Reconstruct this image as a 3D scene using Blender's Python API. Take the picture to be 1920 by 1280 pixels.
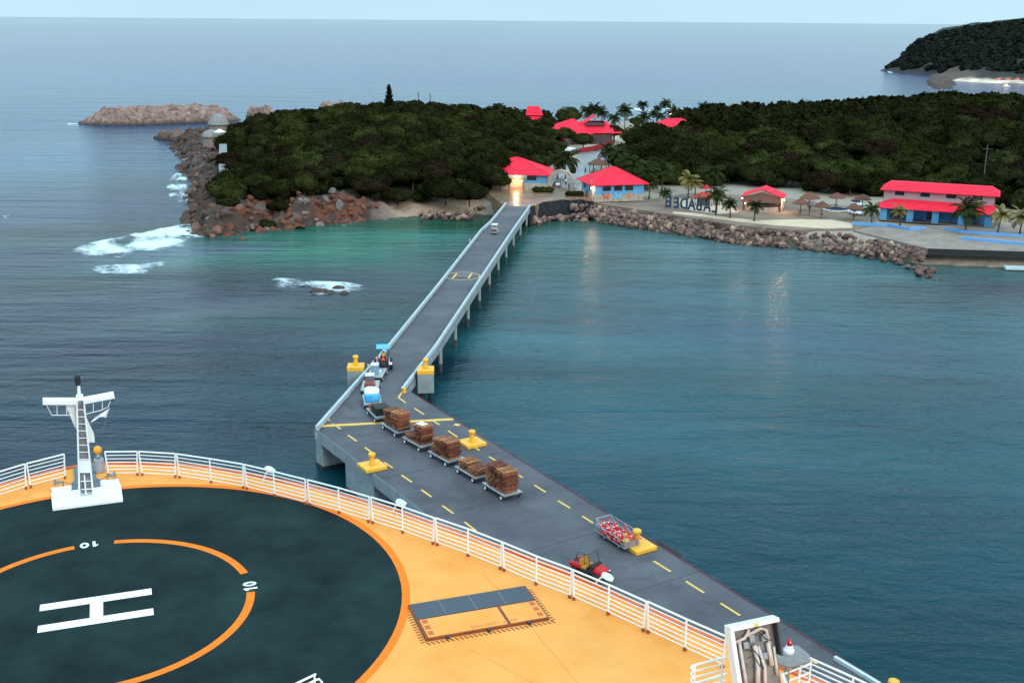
import bpy, bmesh, math, random
import numpy as np
from mathutils import Vector, Matrix, noise as mn
R = math.radians
random.seed(7); rng = np.random.default_rng(7)
for o in list(bpy.data.objects): bpy.data.objects.remove(o)
scene = bpy.context.scene
COL = scene.collection
# ---------------------------------------------------------------- camera
FPX, ROLL, HOR, CAMH = 2110.0, .0079, -601.5, 44.0
up = np.array([ROLL, 1, -HOR/FPX]); up /= np.linalg.norm(up)
fw = np.array([0, 0, -1.]) - up*(-up[2]); fw /= np.linalg.norm(fw)
rt = np.cross(fw, up)
CM = np.array([rt, fw, up])
cam = bpy.data.cameras.new("camera"); cam.sensor_width = 36; cam.lens = 36*FPX/1920
cam.clip_start = .5; cam.clip_end = 200000
co = bpy.data.objects.new("camera", cam); COL.objects.link(co); scene.camera = co
co.matrix_world = Matrix.Translation((0, 0, CAMH)) @ Matrix(CM.tolist()).to_4x4()
def px(x, y, z=0.):
    "where the sight line of a point of the photograph meets the level z"
    d = CM @ np.array([(x-960)/FPX, -(y-640)/FPX, -1.]); t = (z-CAMH)/d[2]
    return Vector((d[0]*t, d[1]*t, z))
# ---------------------------------------------------------------- sky and light
SUN_EL, SUN_AZ = 24, 150
w = bpy.data.worlds.new("World"); scene.world = w; w.use_nodes = True
nt = w.node_tree; N = nt.nodes; Lk = nt.links; N.clear()
sky = N.new("ShaderNodeTexSky"); sky.sky_type = 'NISHITA'; sky.sun_disc = False
sky.sun_elevation = R(SUN_EL); sky.sun_rotation = R(SUN_AZ); sky.air_density = 1.3; sky.dust_density = 3; sky.ozone_density = 3
tc = N.new("ShaderNodeTexCoord"); mp = N.new("ShaderNodeMapping"); mp.inputs['Scale'].default_value = (1, 1, 5)
cn = N.new("ShaderNodeTexNoise"); cn.inputs['Scale'].default_value = 2.2; cn.inputs['Detail'].default_value = 8
cr = N.new("ShaderNodeValToRGB")
cr.color_ramp.elements[0].position = .3; cr.color_ramp.elements[0].color = (6.0, 9.1, 10.9, 1)
cr.color_ramp.elements[1].position = .75; cr.color_ramp.elements[1].color = (7.4, 10.4, 11.9, 1)
mx = N.new("ShaderNodeMix"); mx.data_type = 'RGBA'; mx.inputs['Factor'].default_value = .86
bg = N.new("ShaderNodeBackground"); bg.inputs['Strength'].default_value = .1
wo = N.new("ShaderNodeOutputWorld")
Lk.new(tc.outputs['Generated'], mp.inputs[0]); Lk.new(mp.outputs[0], cn.inputs[0]); Lk.new(cn.outputs[0], cr.inputs[0])
Lk.new(sky.outputs[0], mx.inputs[6]); Lk.new(cr.outputs[0], mx.inputs[7]); sx = N.new("ShaderNodeSeparateXYZ"); Lk.new(tc.outputs['Generated'], sx.inputs[0])
gr = N.new("ShaderNodeMapRange"); gr.inputs['From Min'].default_value = .06; gr.inputs['From Max'].default_value = 1; gr.inputs['To Min'].default_value = 1; gr.inputs['To Max'].default_value = 2.3; Lk.new(sx.outputs[2], gr.inputs[0])
vs_ = N.new("ShaderNodeVectorMath"); vs_.operation = 'SCALE'; Lk.new(mx.outputs[2], vs_.inputs[0]); Lk.new(gr.outputs[0], vs_.inputs['Scale'])
Lk.new(vs_.outputs[0], bg.inputs[0]); Lk.new(bg.outputs[0], wo.inputs[0])
sd = bpy.data.lights.new("sun", 'SUN'); sd.energy = 1.3; sd.angle = R(14); sd.color = (1, .93, .85)
so = bpy.data.objects.new("sun", sd); COL.objects.link(so)
sdir = Vector((math.sin(R(SUN_AZ))*math.cos(R(SUN_EL)), math.cos(R(SUN_AZ))*math.cos(R(SUN_EL)), math.sin(R(SUN_EL))))
so.rotation_euler = sdir.to_track_quat('Z', 'Y').to_euler(); so.location = (0, 0, 300)
scene.view_settings.view_transform = 'Standard'; scene.view_settings.look = 'None'
scene.view_settings.exposure = 0; scene.view_settings.gamma = 1
scene.render.engine = 'CYCLES'
scene.cycles.max_bounces = 6; scene.cycles.transparent_max_bounces = 8
# ---------------------------------------------------------------- helpers
def lin(c): return tuple(((v/255)/12.92 if v <= 10 else ((v/255+.055)/1.055)**2.4) for v in c)
MATS = {}
def mat(name, col, rough=.7, var=.18, scale=2.0, bump=0., bscale=None, metal=0., spec=.5, emit=None, es=1., obj_var=0., col2=None, attr=None, coord='Object', detail=6, coat=0, stain=0., sscale=.5):
    if name in MATS: return MATS[name]
    m = bpy.data.materials.new(name); MATS[name] = m; m.use_nodes = True
    t = m.node_tree; n = t.nodes; l = t.links; b = n['Principled BSDF']
    b.inputs['Roughness'].default_value = rough; b.inputs['Metallic'].default_value = metal
    b.inputs['Specular IOR Level'].default_value = spec; b.inputs['Coat Weight'].default_value = coat
    c = tuple(col)+(1,)
    tcn = n.new("ShaderNodeTexCoord")
    nz = n.new("ShaderNodeTexNoise"); nz.inputs['Scale'].default_value = scale; nz.inputs['Detail'].default_value = detail; nz.inputs['Roughness'].default_value = .65
    l.new(tcn.outputs[coord], nz.inputs['Vector'])
    mr = n.new("ShaderNodeMapRange"); mr.inputs['From Min'].default_value = .3; mr.inputs['From Max'].default_value = .7
    l.new(nz.outputs['Fac'], mr.inputs[0])
    mxx = n.new("ShaderNodeMix"); mxx.data_type = 'RGBA'
    l.new(mr.outputs[0], mxx.inputs['Factor'])
    if col2 is None:
        mxx.inputs[6].default_value = tuple(v*(1-var) for v in col)+(1,); mxx.inputs[7].default_value = tuple(min(1, v*(1+var)) for v in col)+(1,)
    else:
        mxx.inputs[6].default_value = c; mxx.inputs[7].default_value = tuple(col2)+(1,)
    out = mxx.outputs[2]
    if attr:
        at = n.new("ShaderNodeAttribute"); at.attribute_name = attr
        mu = n.new("ShaderNodeMix"); mu.data_type = 'RGBA'; mu.blend_type = 'MULTIPLY'; mu.inputs['Factor'].default_value = 1
        l.new(at.outputs['Color'], mu.inputs[6]); l.new(out, mu.inputs[7]); out = mu.outputs[2]
    if stain:
        sn = n.new("ShaderNodeTexNoise"); sn.inputs['Scale'].default_value = sscale; sn.inputs['Detail'].default_value = 12; sn.inputs['Roughness'].default_value = .72; sn.inputs['Distortion'].default_value = .8; l.new(tcn.outputs[coord], sn.inputs['Vector'])
        sr = n.new("ShaderNodeMapRange"); sr.inputs['From Min'].default_value = .52; sr.inputs['From Max'].default_value = .70; sr.inputs['To Min'].default_value = 1; sr.inputs['To Max'].default_value = 1-stain; l.new(sn.outputs['Fac'], sr.inputs[0])
        sv = n.new("ShaderNodeVectorMath"); sv.operation = 'SCALE'; l.new(out, sv.inputs[0]); l.new(sr.outputs[0], sv.inputs['Scale']); out = sv.outputs[0]
    if obj_var:
        oi = n.new("ShaderNodeObjectInfo"); m2 = n.new("ShaderNodeMapRange"); m2.inputs['To Min'].default_value = 1-obj_var; m2.inputs['To Max'].default_value = 1+obj_var
        l.new(oi.outputs['Random'], m2.inputs[0])
        hs = n.new("ShaderNodeHueSaturation"); l.new(m2.outputs[0], hs.inputs['Value']); l.new(out, hs.inputs['Color'])
        m3 = n.new("ShaderNodeMapRange"); m3.inputs['To Min'].default_value = .5-.04*obj_var; m3.inputs['To Max'].default_value = .5+.04*obj_var
        l.new(oi.outputs['Random'], m3.inputs[0]); l.new(m3.outputs[0], hs.inputs['Hue']); out = hs.outputs[0]
    l.new(out, b.inputs['Base Color'])
    if bump:
        bn = n.new("ShaderNodeBump"); bn.inputs['Strength'].default_value = 1; bn.inputs['Distance'].default_value = bump
        nb = n.new("ShaderNodeTexNoise"); nb.inputs['Scale'].default_value = bscale or scale*6; nb.inputs['Detail'].default_value = 5
        l.new(tcn.outputs[coord], nb.inputs['Vector']); l.new(nb.outputs['Fac'], bn.inputs['Height']); l.new(bn.outputs[0], b.inputs['Normal'])
    if emit:
        b.inputs['Emission Color'].default_value = tuple(emit)+(1,); b.inputs['Emission Strength'].default_value = es
    return m
def tag(o, label=None, cat=None, group=None, kind=None):
    if label: o['label'] = label
    if cat: o['category'] = cat
    if group: o['group'] = group
    if kind: o['kind'] = kind
    return o
def thing(name, label, cat, loc=(0, 0, 0), rz=0, group=None):
    o = bpy.data.objects.new(name, None); COL.objects.link(o); o.location = loc; o.rotation_euler = (0, 0, rz)
    o.empty_display_size = .3
    return tag(o, label, cat, group)
def dup(root, loc, rz, label=None, scale=None):
    r = root.copy(); COL.objects.link(r); r.location = loc; r.rotation_euler = (0, 0, rz)
    if label: r['label'] = label
    if scale: r.scale = scale
    for ch in list(root.children):
        c = ch.copy(); COL.objects.link(c); c.parent = r
        for g in ch.children:
            d = g.copy(); COL.objects.link(d); d.parent = c
    return r
class MB:
    def __init__(s): s.v = []; s.f = []; s.m = None
    def add(s, vs, fs):
        k = len(s.v); s.v += [tuple(v) for v in vs]; s.f += [tuple(i+k for i in f) for f in fs]; return s
    def box(s, c, d, rz=0, M=None):
        x, y, z = [a/2 for a in d]
        vs = [Vector((i*x, j*y, k*z)) for k in (-1, 1) for j in (-1, 1) for i in (-1, 1)]
        if M is None: M = Matrix.Rotation(rz, 3, 'Z')
        return s.add([M @ v + Vector(c) for v in vs], [(0, 2, 3, 1), (4, 5, 7, 6), (0, 1, 5, 4), (2, 6, 7, 3), (0, 4, 6, 2), (1, 3, 7, 5)])
    def beam(s, a, b, w_, h):
        a = Vector(a); b = Vector(b); d = b-a; L = d.length; x = d.normalized()
        u = Vector((0, 0, 1)); y = u.cross(x)
        if y.length < 1e-3: y = Vector((0, 1, 0))
        y.normalize(); z = x.cross(y)
        return s.box((a+b)/2, (L, w_, h), M=Matrix((x, y, z)).transposed())
    def tube(s, a, b, r0, r1=None, n=8, cap=True):
        return s.path([a, b], [r0, r0 if r1 is None else r1], n, cap)
    def path(s, P, r, n=8, cap=True):
        P = [Vector(p) for p in P]; rs = r if isinstance(r, (list, tuple)) else [r]*len(P)
        vs = []; fs = []
        ref = None
        for i, p in enumerate(P):
            d = (P[min(i+1, len(P)-1)]-P[max(i-1, 0)]).normalized()
            if ref is None:
                ref = Vector((0, 0, 1)) if abs(d.z) < .9 else Vector((1, 0, 0))
            x = ref.cross(d).normalized(); y = d.cross(x)
            for k in range(n):
                a = 2*math.pi*k/n; vs.append(p+(x*math.cos(a)+y*math.sin(a))*rs[i])
        for i in range(len(P)-1):
            for k in range(n):
                a = i*n+k; b = i*n+(k+1) % n; fs.append((a, b, b+n, a+n))
        if cap: fs.append(tuple(range(n-1, -1, -1))); fs.append(tuple((len(P)-1)*n+k for k in range(n)))
        return s.add(vs, fs)
    def lathe(s, prof, c=(0, 0, 0), n=16, M=None):
        vs = []; fs = []; c = Vector(c); M = M or Matrix.Identity(3)
        for r, z in prof:
            for k in range(n):
                a = 2*math.pi*k/n; vs.append(M @ Vector((r*math.cos(a), r*math.sin(a), z))+c)
        for i in range(len(prof)-1):
            for k in range(n):
                a = i*n+k; b = i*n+(k+1) % n; fs.append((a, b, b+n, a+n))
        fs.append(tuple(range(n-1, -1, -1))); fs.append(tuple((len(prof)-1)*n+k for k in range(n)))
        return s.add(vs, fs)
    def prism(s, P, z0, z1):
        n = len(P)
        A = sum(P[i][0]*P[(i+1) % n][1]-P[(i+1) % n][0]*P[i][1] for i in range(n))
        if A < 0: P = P[::-1]
        vs = [(p[0], p[1], z0) for p in P]+[(p[0], p[1], z1) for p in P]
        fs = [tuple(range(n-1, -1, -1)), tuple(range(n, 2*n))]+[(i, (i+1) % n, n+(i+1) % n, n+i) for i in range(n)]
        return s.add(vs, fs)
    def sheet(s, P, z):
        n = len(P); A = sum(P[i][0]*P[(i+1) % n][1]-P[(i+1) % n][0]*P[i][1] for i in range(n))
        if A < 0: P = P[::-1]
        return s.add([(p[0], p[1], z) for p in P], [tuple(range(n))])
    def ball(s, c, r, seg=10, ring=6):
        rr = r if isinstance(r, (tuple, list)) else (r, r, r)
        vs = [(c[0], c[1], c[2]-rr[2])]
        for i in range(1, ring):
            t = math.pi*i/ring
            for k in range(seg):
                a = 2*math.pi*k/seg; vs.append((c[0]+rr[0]*math.sin(t)*math.cos(a), c[1]+rr[1]*math.sin(t)*math.sin(a), c[2]-rr[2]*math.cos(t)))
        vs.append((c[0], c[1], c[2]+rr[2])); fs = []
        for k in range(seg): fs.append((0, 1+(k+1) % seg, 1+k))
        for i in range(ring-2):
            for k in range(seg):
                a = 1+i*seg+k; b = 1+i*seg+(k+1) % seg; fs.append((a, b, b+seg, a+seg))
        L = len(vs)-1; o = 1+(ring-2)*seg
        for k in range(seg): fs.append((o+k, o+(k+1) % seg, L))
        return s.add(vs, fs)
    def mesh(s, name, m, smooth=False):
        me = bpy.data.meshes.new(name); me.from_pydata(s.v, [], s.f); me.materials.append(m); me.validate()
        if smooth: me.polygons.foreach_set('use_smooth', [True]*len(me.polygons))
        me.update(); return me
    def build(s, name, m, parent=None, smooth=False, bevel=0, loc=None, label=None):
        o = bpy.data.objects.new(name, s.mesh(name, m, smooth)); COL.objects.link(o)
        if parent: o.parent = parent
        if loc is not None: o.location = loc
        if bevel:
            b = o.modifiers.new('b', 'BEVEL'); b.width = bevel; b.segments = 2; b.limit_method = 'ANGLE'; b.angle_limit = R(40)
        if label: o['label'] = label
        return o
def text_mb(txt, size, thick=0.0, M=None, bold=0.0):
    c = bpy.data.curves.new('t', 'FONT'); c.body = txt; c.size = size; c.extrude = thick; c.offset = bold
    c.align_x = 'CENTER'; c.align_y = 'CENTER'
    o = bpy.data.objects.new('t', c); COL.objects.link(o)
    dg = bpy.context.evaluated_depsgraph_get(); me = o.evaluated_get(dg).to_mesh()
    b = MB(); M = M or Matrix.Identity(4)
    b.add([M @ v.co for v in me.vertices], [tuple(p.vertices) for p in me.polygons])
    bpy.data.objects.remove(o); return b
# colours / materials
WHITE = mat('white_paint', (.8, .82, .82), .45, .05, 3)
CONC = mat('concrete', (.20, .23, .25), .85, .25, .8, .02, 12, col2=(.30, .33, .34), stain=.45, sscale=.7)
CONCW = mat('pale_concrete', (.50, .58, .60), .8, .15, 1.5, .01, 12)
ASPH = mat('asphalt', (.058, .057, .067), .7, .2, .16, .012, 25, col2=(.118, .115, .128), spec=.3, detail=10, stain=.35, sscale=.35)
YEL = mat('yellow_paint', (.85, .42, .03), .5, .1, 3, .004, 20, stain=.3, sscale=2.2)
YLINE = mat('yellow_line_paint', (.75, .46, .08), .6, .25, 6, stain=.5, sscale=3)
BLACK = mat('black_rubber', (.012, .012, .013), .7, .2)
DARK = mat('dark_metal', (.03, .032, .04), .5, .2)
GREY = mat('grey_metal', (.25, .26, .28), .45, .12, 4, metal=.3)
STEEL = mat('galvanised_steel', (.5, .52, .53), .4, .1, 6, metal=.6)
RED = mat('red_paint', (.50, .008, .012), .35, .1, 4, spec=.3)
ORANGE = mat('orange_paint', (.86, .19, .018), .7, .06, 2, spec=.08)
PEACH = mat('peach_deck_paint', (.80, .30, .065), .85, .06, .35, .003, 10, col2=(.87, .385, .112), spec=.02, stain=.10, sscale=.5)
ROOF = mat('red_roof_metal', (.82, .025, .055), .7, .14, .8, spec=.12, stain=.22, sscale=1.5)
LBLUE = mat('light_blue_wall', (.10, .32, .55), .7, .12, .8)
STONE = mat('stone_wall', (.22, .19, .15), .9, .5, 1.6, .06, 3, col2=(.52, .45, .37))
GLASS = mat('dark_glass', (.01, .014, .02), .12, .2)
MAUVE = mat('mauve_wall', (.36, .27, .29), .8, .08, .6)
THATCH = mat('thatch', (.14, .055, .035), .95, .4, 5, .06, 25, obj_var=.15)
SAND = mat('sand', (.42, .34, .25), .95, .15, .4, .03, 6)
WOODP = mat('pallet_wood', (.095, .024, .011), .9, .5, 2.6, .01, 20, obj_var=.5, col2=(.36, .125, .062))
TRUNK = mat('bark', (.07, .05, .035), .95, .3, 5, .02)
SKIN = mat('dark_skin', (.05, .028, .02), .6, .1)
HIVIS = mat('yellow_cloth', (.75, .42, .04), .8, .1)
# ---------------------------------------------------------------- sea
def nz(x, y, z=0, s=1., o=4): return mn.fractal(Vector((x*s, y*s, z)), .6, 2.0, o)
def axis(lo, hi, near0, near1, step, g=1.25):
    a = list(np.arange(near0, near1+.1, step)); s = step; v = near1
    while v < hi: s *= g; v += s; a.append(v)
    s = step; v = near0; b = []
    while v > lo: s *= g; v -= s; b.append(v)
    return np.array(b[::-1]+a)
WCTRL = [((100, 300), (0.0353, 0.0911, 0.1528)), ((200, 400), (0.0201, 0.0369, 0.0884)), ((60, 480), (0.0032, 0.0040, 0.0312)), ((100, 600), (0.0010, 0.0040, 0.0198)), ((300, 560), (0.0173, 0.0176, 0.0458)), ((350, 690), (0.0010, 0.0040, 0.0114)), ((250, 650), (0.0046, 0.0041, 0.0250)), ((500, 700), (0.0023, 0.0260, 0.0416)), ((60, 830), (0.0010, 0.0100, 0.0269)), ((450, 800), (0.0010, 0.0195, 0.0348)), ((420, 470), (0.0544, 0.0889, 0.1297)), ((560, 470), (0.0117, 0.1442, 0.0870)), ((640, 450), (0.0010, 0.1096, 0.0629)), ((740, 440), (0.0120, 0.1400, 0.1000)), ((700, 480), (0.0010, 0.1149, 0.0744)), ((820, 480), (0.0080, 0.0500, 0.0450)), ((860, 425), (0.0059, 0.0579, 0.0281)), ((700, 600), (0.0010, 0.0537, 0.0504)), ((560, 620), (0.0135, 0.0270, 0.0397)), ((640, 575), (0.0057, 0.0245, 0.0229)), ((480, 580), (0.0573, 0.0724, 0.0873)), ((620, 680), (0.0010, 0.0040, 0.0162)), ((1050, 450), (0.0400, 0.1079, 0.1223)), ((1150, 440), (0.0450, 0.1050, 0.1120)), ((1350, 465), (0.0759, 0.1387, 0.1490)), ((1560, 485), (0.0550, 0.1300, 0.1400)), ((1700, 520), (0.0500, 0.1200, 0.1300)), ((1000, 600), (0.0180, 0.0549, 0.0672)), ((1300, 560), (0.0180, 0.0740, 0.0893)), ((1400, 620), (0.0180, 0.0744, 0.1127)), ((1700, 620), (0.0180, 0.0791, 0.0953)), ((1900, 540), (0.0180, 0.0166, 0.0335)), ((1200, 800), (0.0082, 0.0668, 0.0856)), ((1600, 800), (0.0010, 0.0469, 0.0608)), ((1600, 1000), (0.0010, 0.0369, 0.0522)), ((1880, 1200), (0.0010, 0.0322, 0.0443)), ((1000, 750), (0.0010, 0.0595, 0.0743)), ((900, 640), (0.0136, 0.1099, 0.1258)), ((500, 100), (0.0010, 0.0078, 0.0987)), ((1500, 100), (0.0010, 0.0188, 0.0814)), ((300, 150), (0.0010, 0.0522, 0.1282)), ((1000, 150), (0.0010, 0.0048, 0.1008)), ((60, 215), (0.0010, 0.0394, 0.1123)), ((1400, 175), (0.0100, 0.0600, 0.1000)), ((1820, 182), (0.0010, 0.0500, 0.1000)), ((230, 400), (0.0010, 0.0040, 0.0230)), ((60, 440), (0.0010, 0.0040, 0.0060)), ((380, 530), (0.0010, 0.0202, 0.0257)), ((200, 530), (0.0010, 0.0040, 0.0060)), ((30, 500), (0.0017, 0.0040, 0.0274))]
def sea():
    xs = axis(-90000, 90000, -170, 150, 5); ys = axis(-2000, 120000, 10, 300, 5)
    cp = []; cc = []
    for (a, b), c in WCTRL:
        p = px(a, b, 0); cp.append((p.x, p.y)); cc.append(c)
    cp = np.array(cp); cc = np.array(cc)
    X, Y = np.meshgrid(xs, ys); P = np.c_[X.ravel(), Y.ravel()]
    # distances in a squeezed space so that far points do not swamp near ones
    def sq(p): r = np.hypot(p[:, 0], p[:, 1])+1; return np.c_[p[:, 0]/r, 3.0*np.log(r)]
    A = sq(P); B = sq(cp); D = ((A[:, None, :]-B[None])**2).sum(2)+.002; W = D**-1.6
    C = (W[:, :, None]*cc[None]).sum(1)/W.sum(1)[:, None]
    nx, ny = len(xs), len(ys)
    idx = np.arange(nx*ny).reshape(ny, nx)
    F = np.c_[idx[:-1, :-1].ravel(), idx[:-1, 1:].ravel(), idx[1:, 1:].ravel(), idx[1:, :-1].ravel()]
    me = bpy.data.meshes.new('sea'); me.from_pydata(np.c_[P, np.zeros(len(P))].tolist(), [], F.tolist())
    ca = me.color_attributes.new('Col', 'FLOAT_COLOR', 'POINT'); ca.data.foreach_set('color', np.c_[C, np.ones(len(C))].astype('f').ravel())
    m = bpy.data.materials.new('sea_water'); m.use_nodes = True; t = m.node_tree; n = t.nodes; l = t.links; b = n['Principled BSDF']
    b.inputs['Roughness'].default_value = .13; b.inputs['IOR'].default_value = 1.33; b.inputs['Specular IOR Level'].default_value = .16; b.inputs['Specular Tint'].default_value = (.6, .9, 1, 1)
    at = n.new("ShaderNodeAttribute"); at.attribute_name = 'Col'
    tcn = n.new("ShaderNodeTexCoord")
    def nse(scale, st, det=4, rot=25, dist=0, off=0):
        mp = n.new("ShaderNodeMapping"); mp.inputs['Rotation'].default_value[2] = R(rot); mp.inputs['Scale'].default_value = (scale*st, scale, 1); mp.inputs['Location'].default_value[0] = off
        q = n.new("ShaderNodeTexNoise"); q.inputs['Scale'].default_value = 1; q.inputs['Detail'].default_value = det; q.inputs['Roughness'].default_value = .6; q.inputs['Distortion'].default_value = dist
        l.new(tcn.outputs['Object'], mp.inputs[0]); l.new(mp.outputs[0], q.inputs[0]); return q.outputs['Fac']
    def math_(op, a, b_=None, v=None):
        q = n.new("ShaderNodeMath"); q.operation = op; l.new(a, q.inputs[0])
        if b_ is not None: l.new(b_, q.inputs[1])
        if v is not None: q.inputs[1].default_value = v
        return q.outputs[0]
    swell = nse(.055, .22, 3, -18, .6); chop = nse(.33, .5, 5, 20, .3); rip = nse(1.5, .6, 4, -25, .2)
    sw2 = nse(.10, .11, 3, -14, .5, 31)
    sxp = n.new('ShaderNodeSeparateXYZ'); l.new(tcn.outputs['Object'], sxp.inputs[0]); mk = n.new('ShaderNodeMapRange'); mk.inputs['From Min'].default_value = 10; mk.inputs['From Max'].default_value = -90; mk.inputs['To Min'].default_value = .5; mk.inputs['To Max'].default_value = .95; l.new(sxp.outputs[0], mk.inputs[0])
    hgt = math_('ADD', math_('MULTIPLY', sw2, mk.outputs[0]), math_('MULTIPLY', rip, v=.0)); hgt = math_('ADD', hgt, math_('MULTIPLY', chop, v=.34)); hgt = math_('ADD', hgt, math_('MULTIPLY', rip, v=.11)); hgt = math_('ADD', hgt, math_('MULTIPLY', swell, v=.5))
    hgt_ = math_('ADD', math_('ADD', math_('MULTIPLY', swell, v=.7), math_('MULTIPLY', chop, v=.40)), math_('MULTIPLY', rip, v=.11))
    bn = n.new("ShaderNodeBump"); bn.inputs['Strength'].default_value = 1; bn.inputs['Distance'].default_value = 1.0
    l.new(hgt, bn.inputs['Height']); l.new(bn.outputs[0], b.inputs['Normal'])
    # patches of sea floor and weed under the surface
    patch = nse(.03, .6, 6, 10, 1.2, 50); mr = n.new("ShaderNodeMapRange"); mr.inputs['From Min'].default_value = .3; mr.inputs['From Max'].default_value = .72
    mr.inputs['To Min'].default_value = .84; mr.inputs['To Max'].default_value = 1.16; l.new(patch, mr.inputs[0])
    st = nse(.16, .3, 5, -14, .6, 9); mr2 = n.new("ShaderNodeMapRange"); mr2.inputs['From Min'].default_value = .3; mr2.inputs['From Max'].default_value = .7
    mr2.inputs['To Min'].default_value = .86; mr2.inputs['To Max'].default_value = 1.14; l.new(st, mr2.inputs[0])
    v = math_('MULTIPLY', mr.outputs[0], mr2.outputs[0])
    hue = nse(.045, .5, 6, -24, .9, 77); mh = n.new("ShaderNodeMapRange"); mh.inputs['From Min'].default_value = .38; mh.inputs['From Max'].default_value = .62; l.new(hue, mh.inputs[0])
    mc = n.new("ShaderNodeMix"); mc.data_type = 'RGBA'; mc.inputs[6].default_value = (1.18, .96, 1.0, 1); mc.inputs[7].default_value = (.85, 1.03, 1.0, 1); l.new(mh.outputs[0], mc.inputs['Factor'])
    mm = n.new("ShaderNodeMix"); mm.data_type = 'RGBA'; mm.blend_type = 'MULTIPLY'; mm.inputs['Factor'].default_value = 1; l.new(at.outputs['Color'], mm.inputs[6]); l.new(mc.outputs[2], mm.inputs[7])
    vm = n.new("ShaderNodeVectorMath"); vm.operation = 'SCALE'; l.new(mm.outputs[2], vm.inputs[0]); l.new(v, vm.inputs['Scale'])
    l.new(vm.outputs[0], b.inputs['Base Color'])
    me.materials.append(m); o = bpy.data.objects.new('sea', me); COL.objects.link(o)
    tag(o, 'teal and grey-blue sea ruffled by small waves out to the horizon', None, None, 'structure')
sea()
# ---------------------------------------------------------------- land
def arr(*p): return np.array(p, float)
LAND = arr((-124, 412), (-106, 364), (-98, 335), (-88, 312), (-84, 290), (-78, 272), (-73, 250), (-68, 236), (-62, 233), (-57, 238), (-47, 244.5), (-34, 252), (-22, 257), (-9, 261), (-4, 263), (-3, 256), (3, 254.5), (12, 261), (18.5, 258), (26, 250), (34, 242.5), (46, 231), (58, 225), (67, 219.5), (73, 212), (78, 210), (96, 207), (130, 202), (260, 190),
 (330, 300), (330, 520), (200, 545), (120, 530), (85, 520), (60, 505), (40, 505), (20, 515), (-10, 520), (-60, 505), (-105, 480), (-122, 452))
HILLL = arr((-64, 246), (-56, 256), (-40, 262), (-22, 266), (-8, 272), (-3, 284), (4, 300), (8, 330), (12, 370), (14, 420), (10, 455), (-20, 490), (-60, 480), (-92, 445), (-98, 400), (-88, 350), (-78, 305), (-70, 270))
HILLR = arr((31, 296), (46, 292), (60, 291), (69, 287), (78, 281), (90, 276), (112, 260), (125, 256), (200, 250), (280, 260), (300, 480), (170, 520), (90, 495), (72, 470), (60, 446), (46, 412), (37, 366), (31, 325))
def sdist(P, poly):
    "signed distance, positive inside"
    P = np.asarray(P, float); d = np.full(len(P), 1e9); ins = np.zeros(len(P), bool); n = len(poly)
    for i in range(n):
        a = poly[i]; b = poly[(i+1) % n]; e = b-a; w_ = P-a
        t = np.clip((w_@e)/(e@e), 0, 1); q = w_-t[:, None]*e; d = np.minimum(d, np.hypot(q[:, 0], q[:, 1]))
        c = ((a[1] > P[:, 1]) != (b[1] > P[:, 1]))
        xx = a[0]+(P[:, 1]-a[1])*e[0]/(e[1] if e[1] else 1e-9); ins ^= c & (P[:, 0] < xx)
    return np.where(ins, d, -d)
def ss(a, b, v): t = np.clip((v-a)/(b-a), 0, 1); return t*t*(3-2*t)
def ground_h(P):
    P = np.asarray(P, float); x, y = P[:, 0], P[:, 1]
    d = sdist(P, LAND); dl = sdist(P, HILLL); dr = sdist(P, HILLR)
    west = ss(-20, -34, x)           # rocky shore
    base = np.where(d < 0, -2.0, 3.0*ss(-1, 5, d))
    base = base*(1-west)+west*(-2+5.6*ss(-2, 5, d))
    back = ss(470, 515, y); base = np.where(d > 0, base*(1-.6*back), base)
    beach = ss(-36, -24, x)*(1-ss(-9, -4, x))*(y < 275); base = base*(1-beach)+beach*(-.6+2.8*ss(-2, 16, d))
    h = base+5.0*ss(-4, 75, dl)+(3.6+6.2*ss(60, 150, x))*ss(0, 110, dr)
    rock = west*ss(-3, 1, d)*(1-ss(2, 14, dl))
    for i in np.nonzero(rock > .02)[0]:
        a, b = x[i], y[i]
        n1 = mn.fractal(Vector((a*.12, b*.12, 3)), .5, 2, 5); n2 = abs(mn.fractal(Vector((a*.3, b*.3, 7)), .6, 2, 4))
        n3 = 1-abs(mn.fractal(Vector((a*.22, b*.22, 17)), .7, 2, 5)); n4 = mn.fractal(Vector((a*.8, b*.8, 27)), .6, 2, 3)
        h[i] += rock[i]*(2.2*n1+1.3*n2+.5*n4-.7)
    return h
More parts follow.
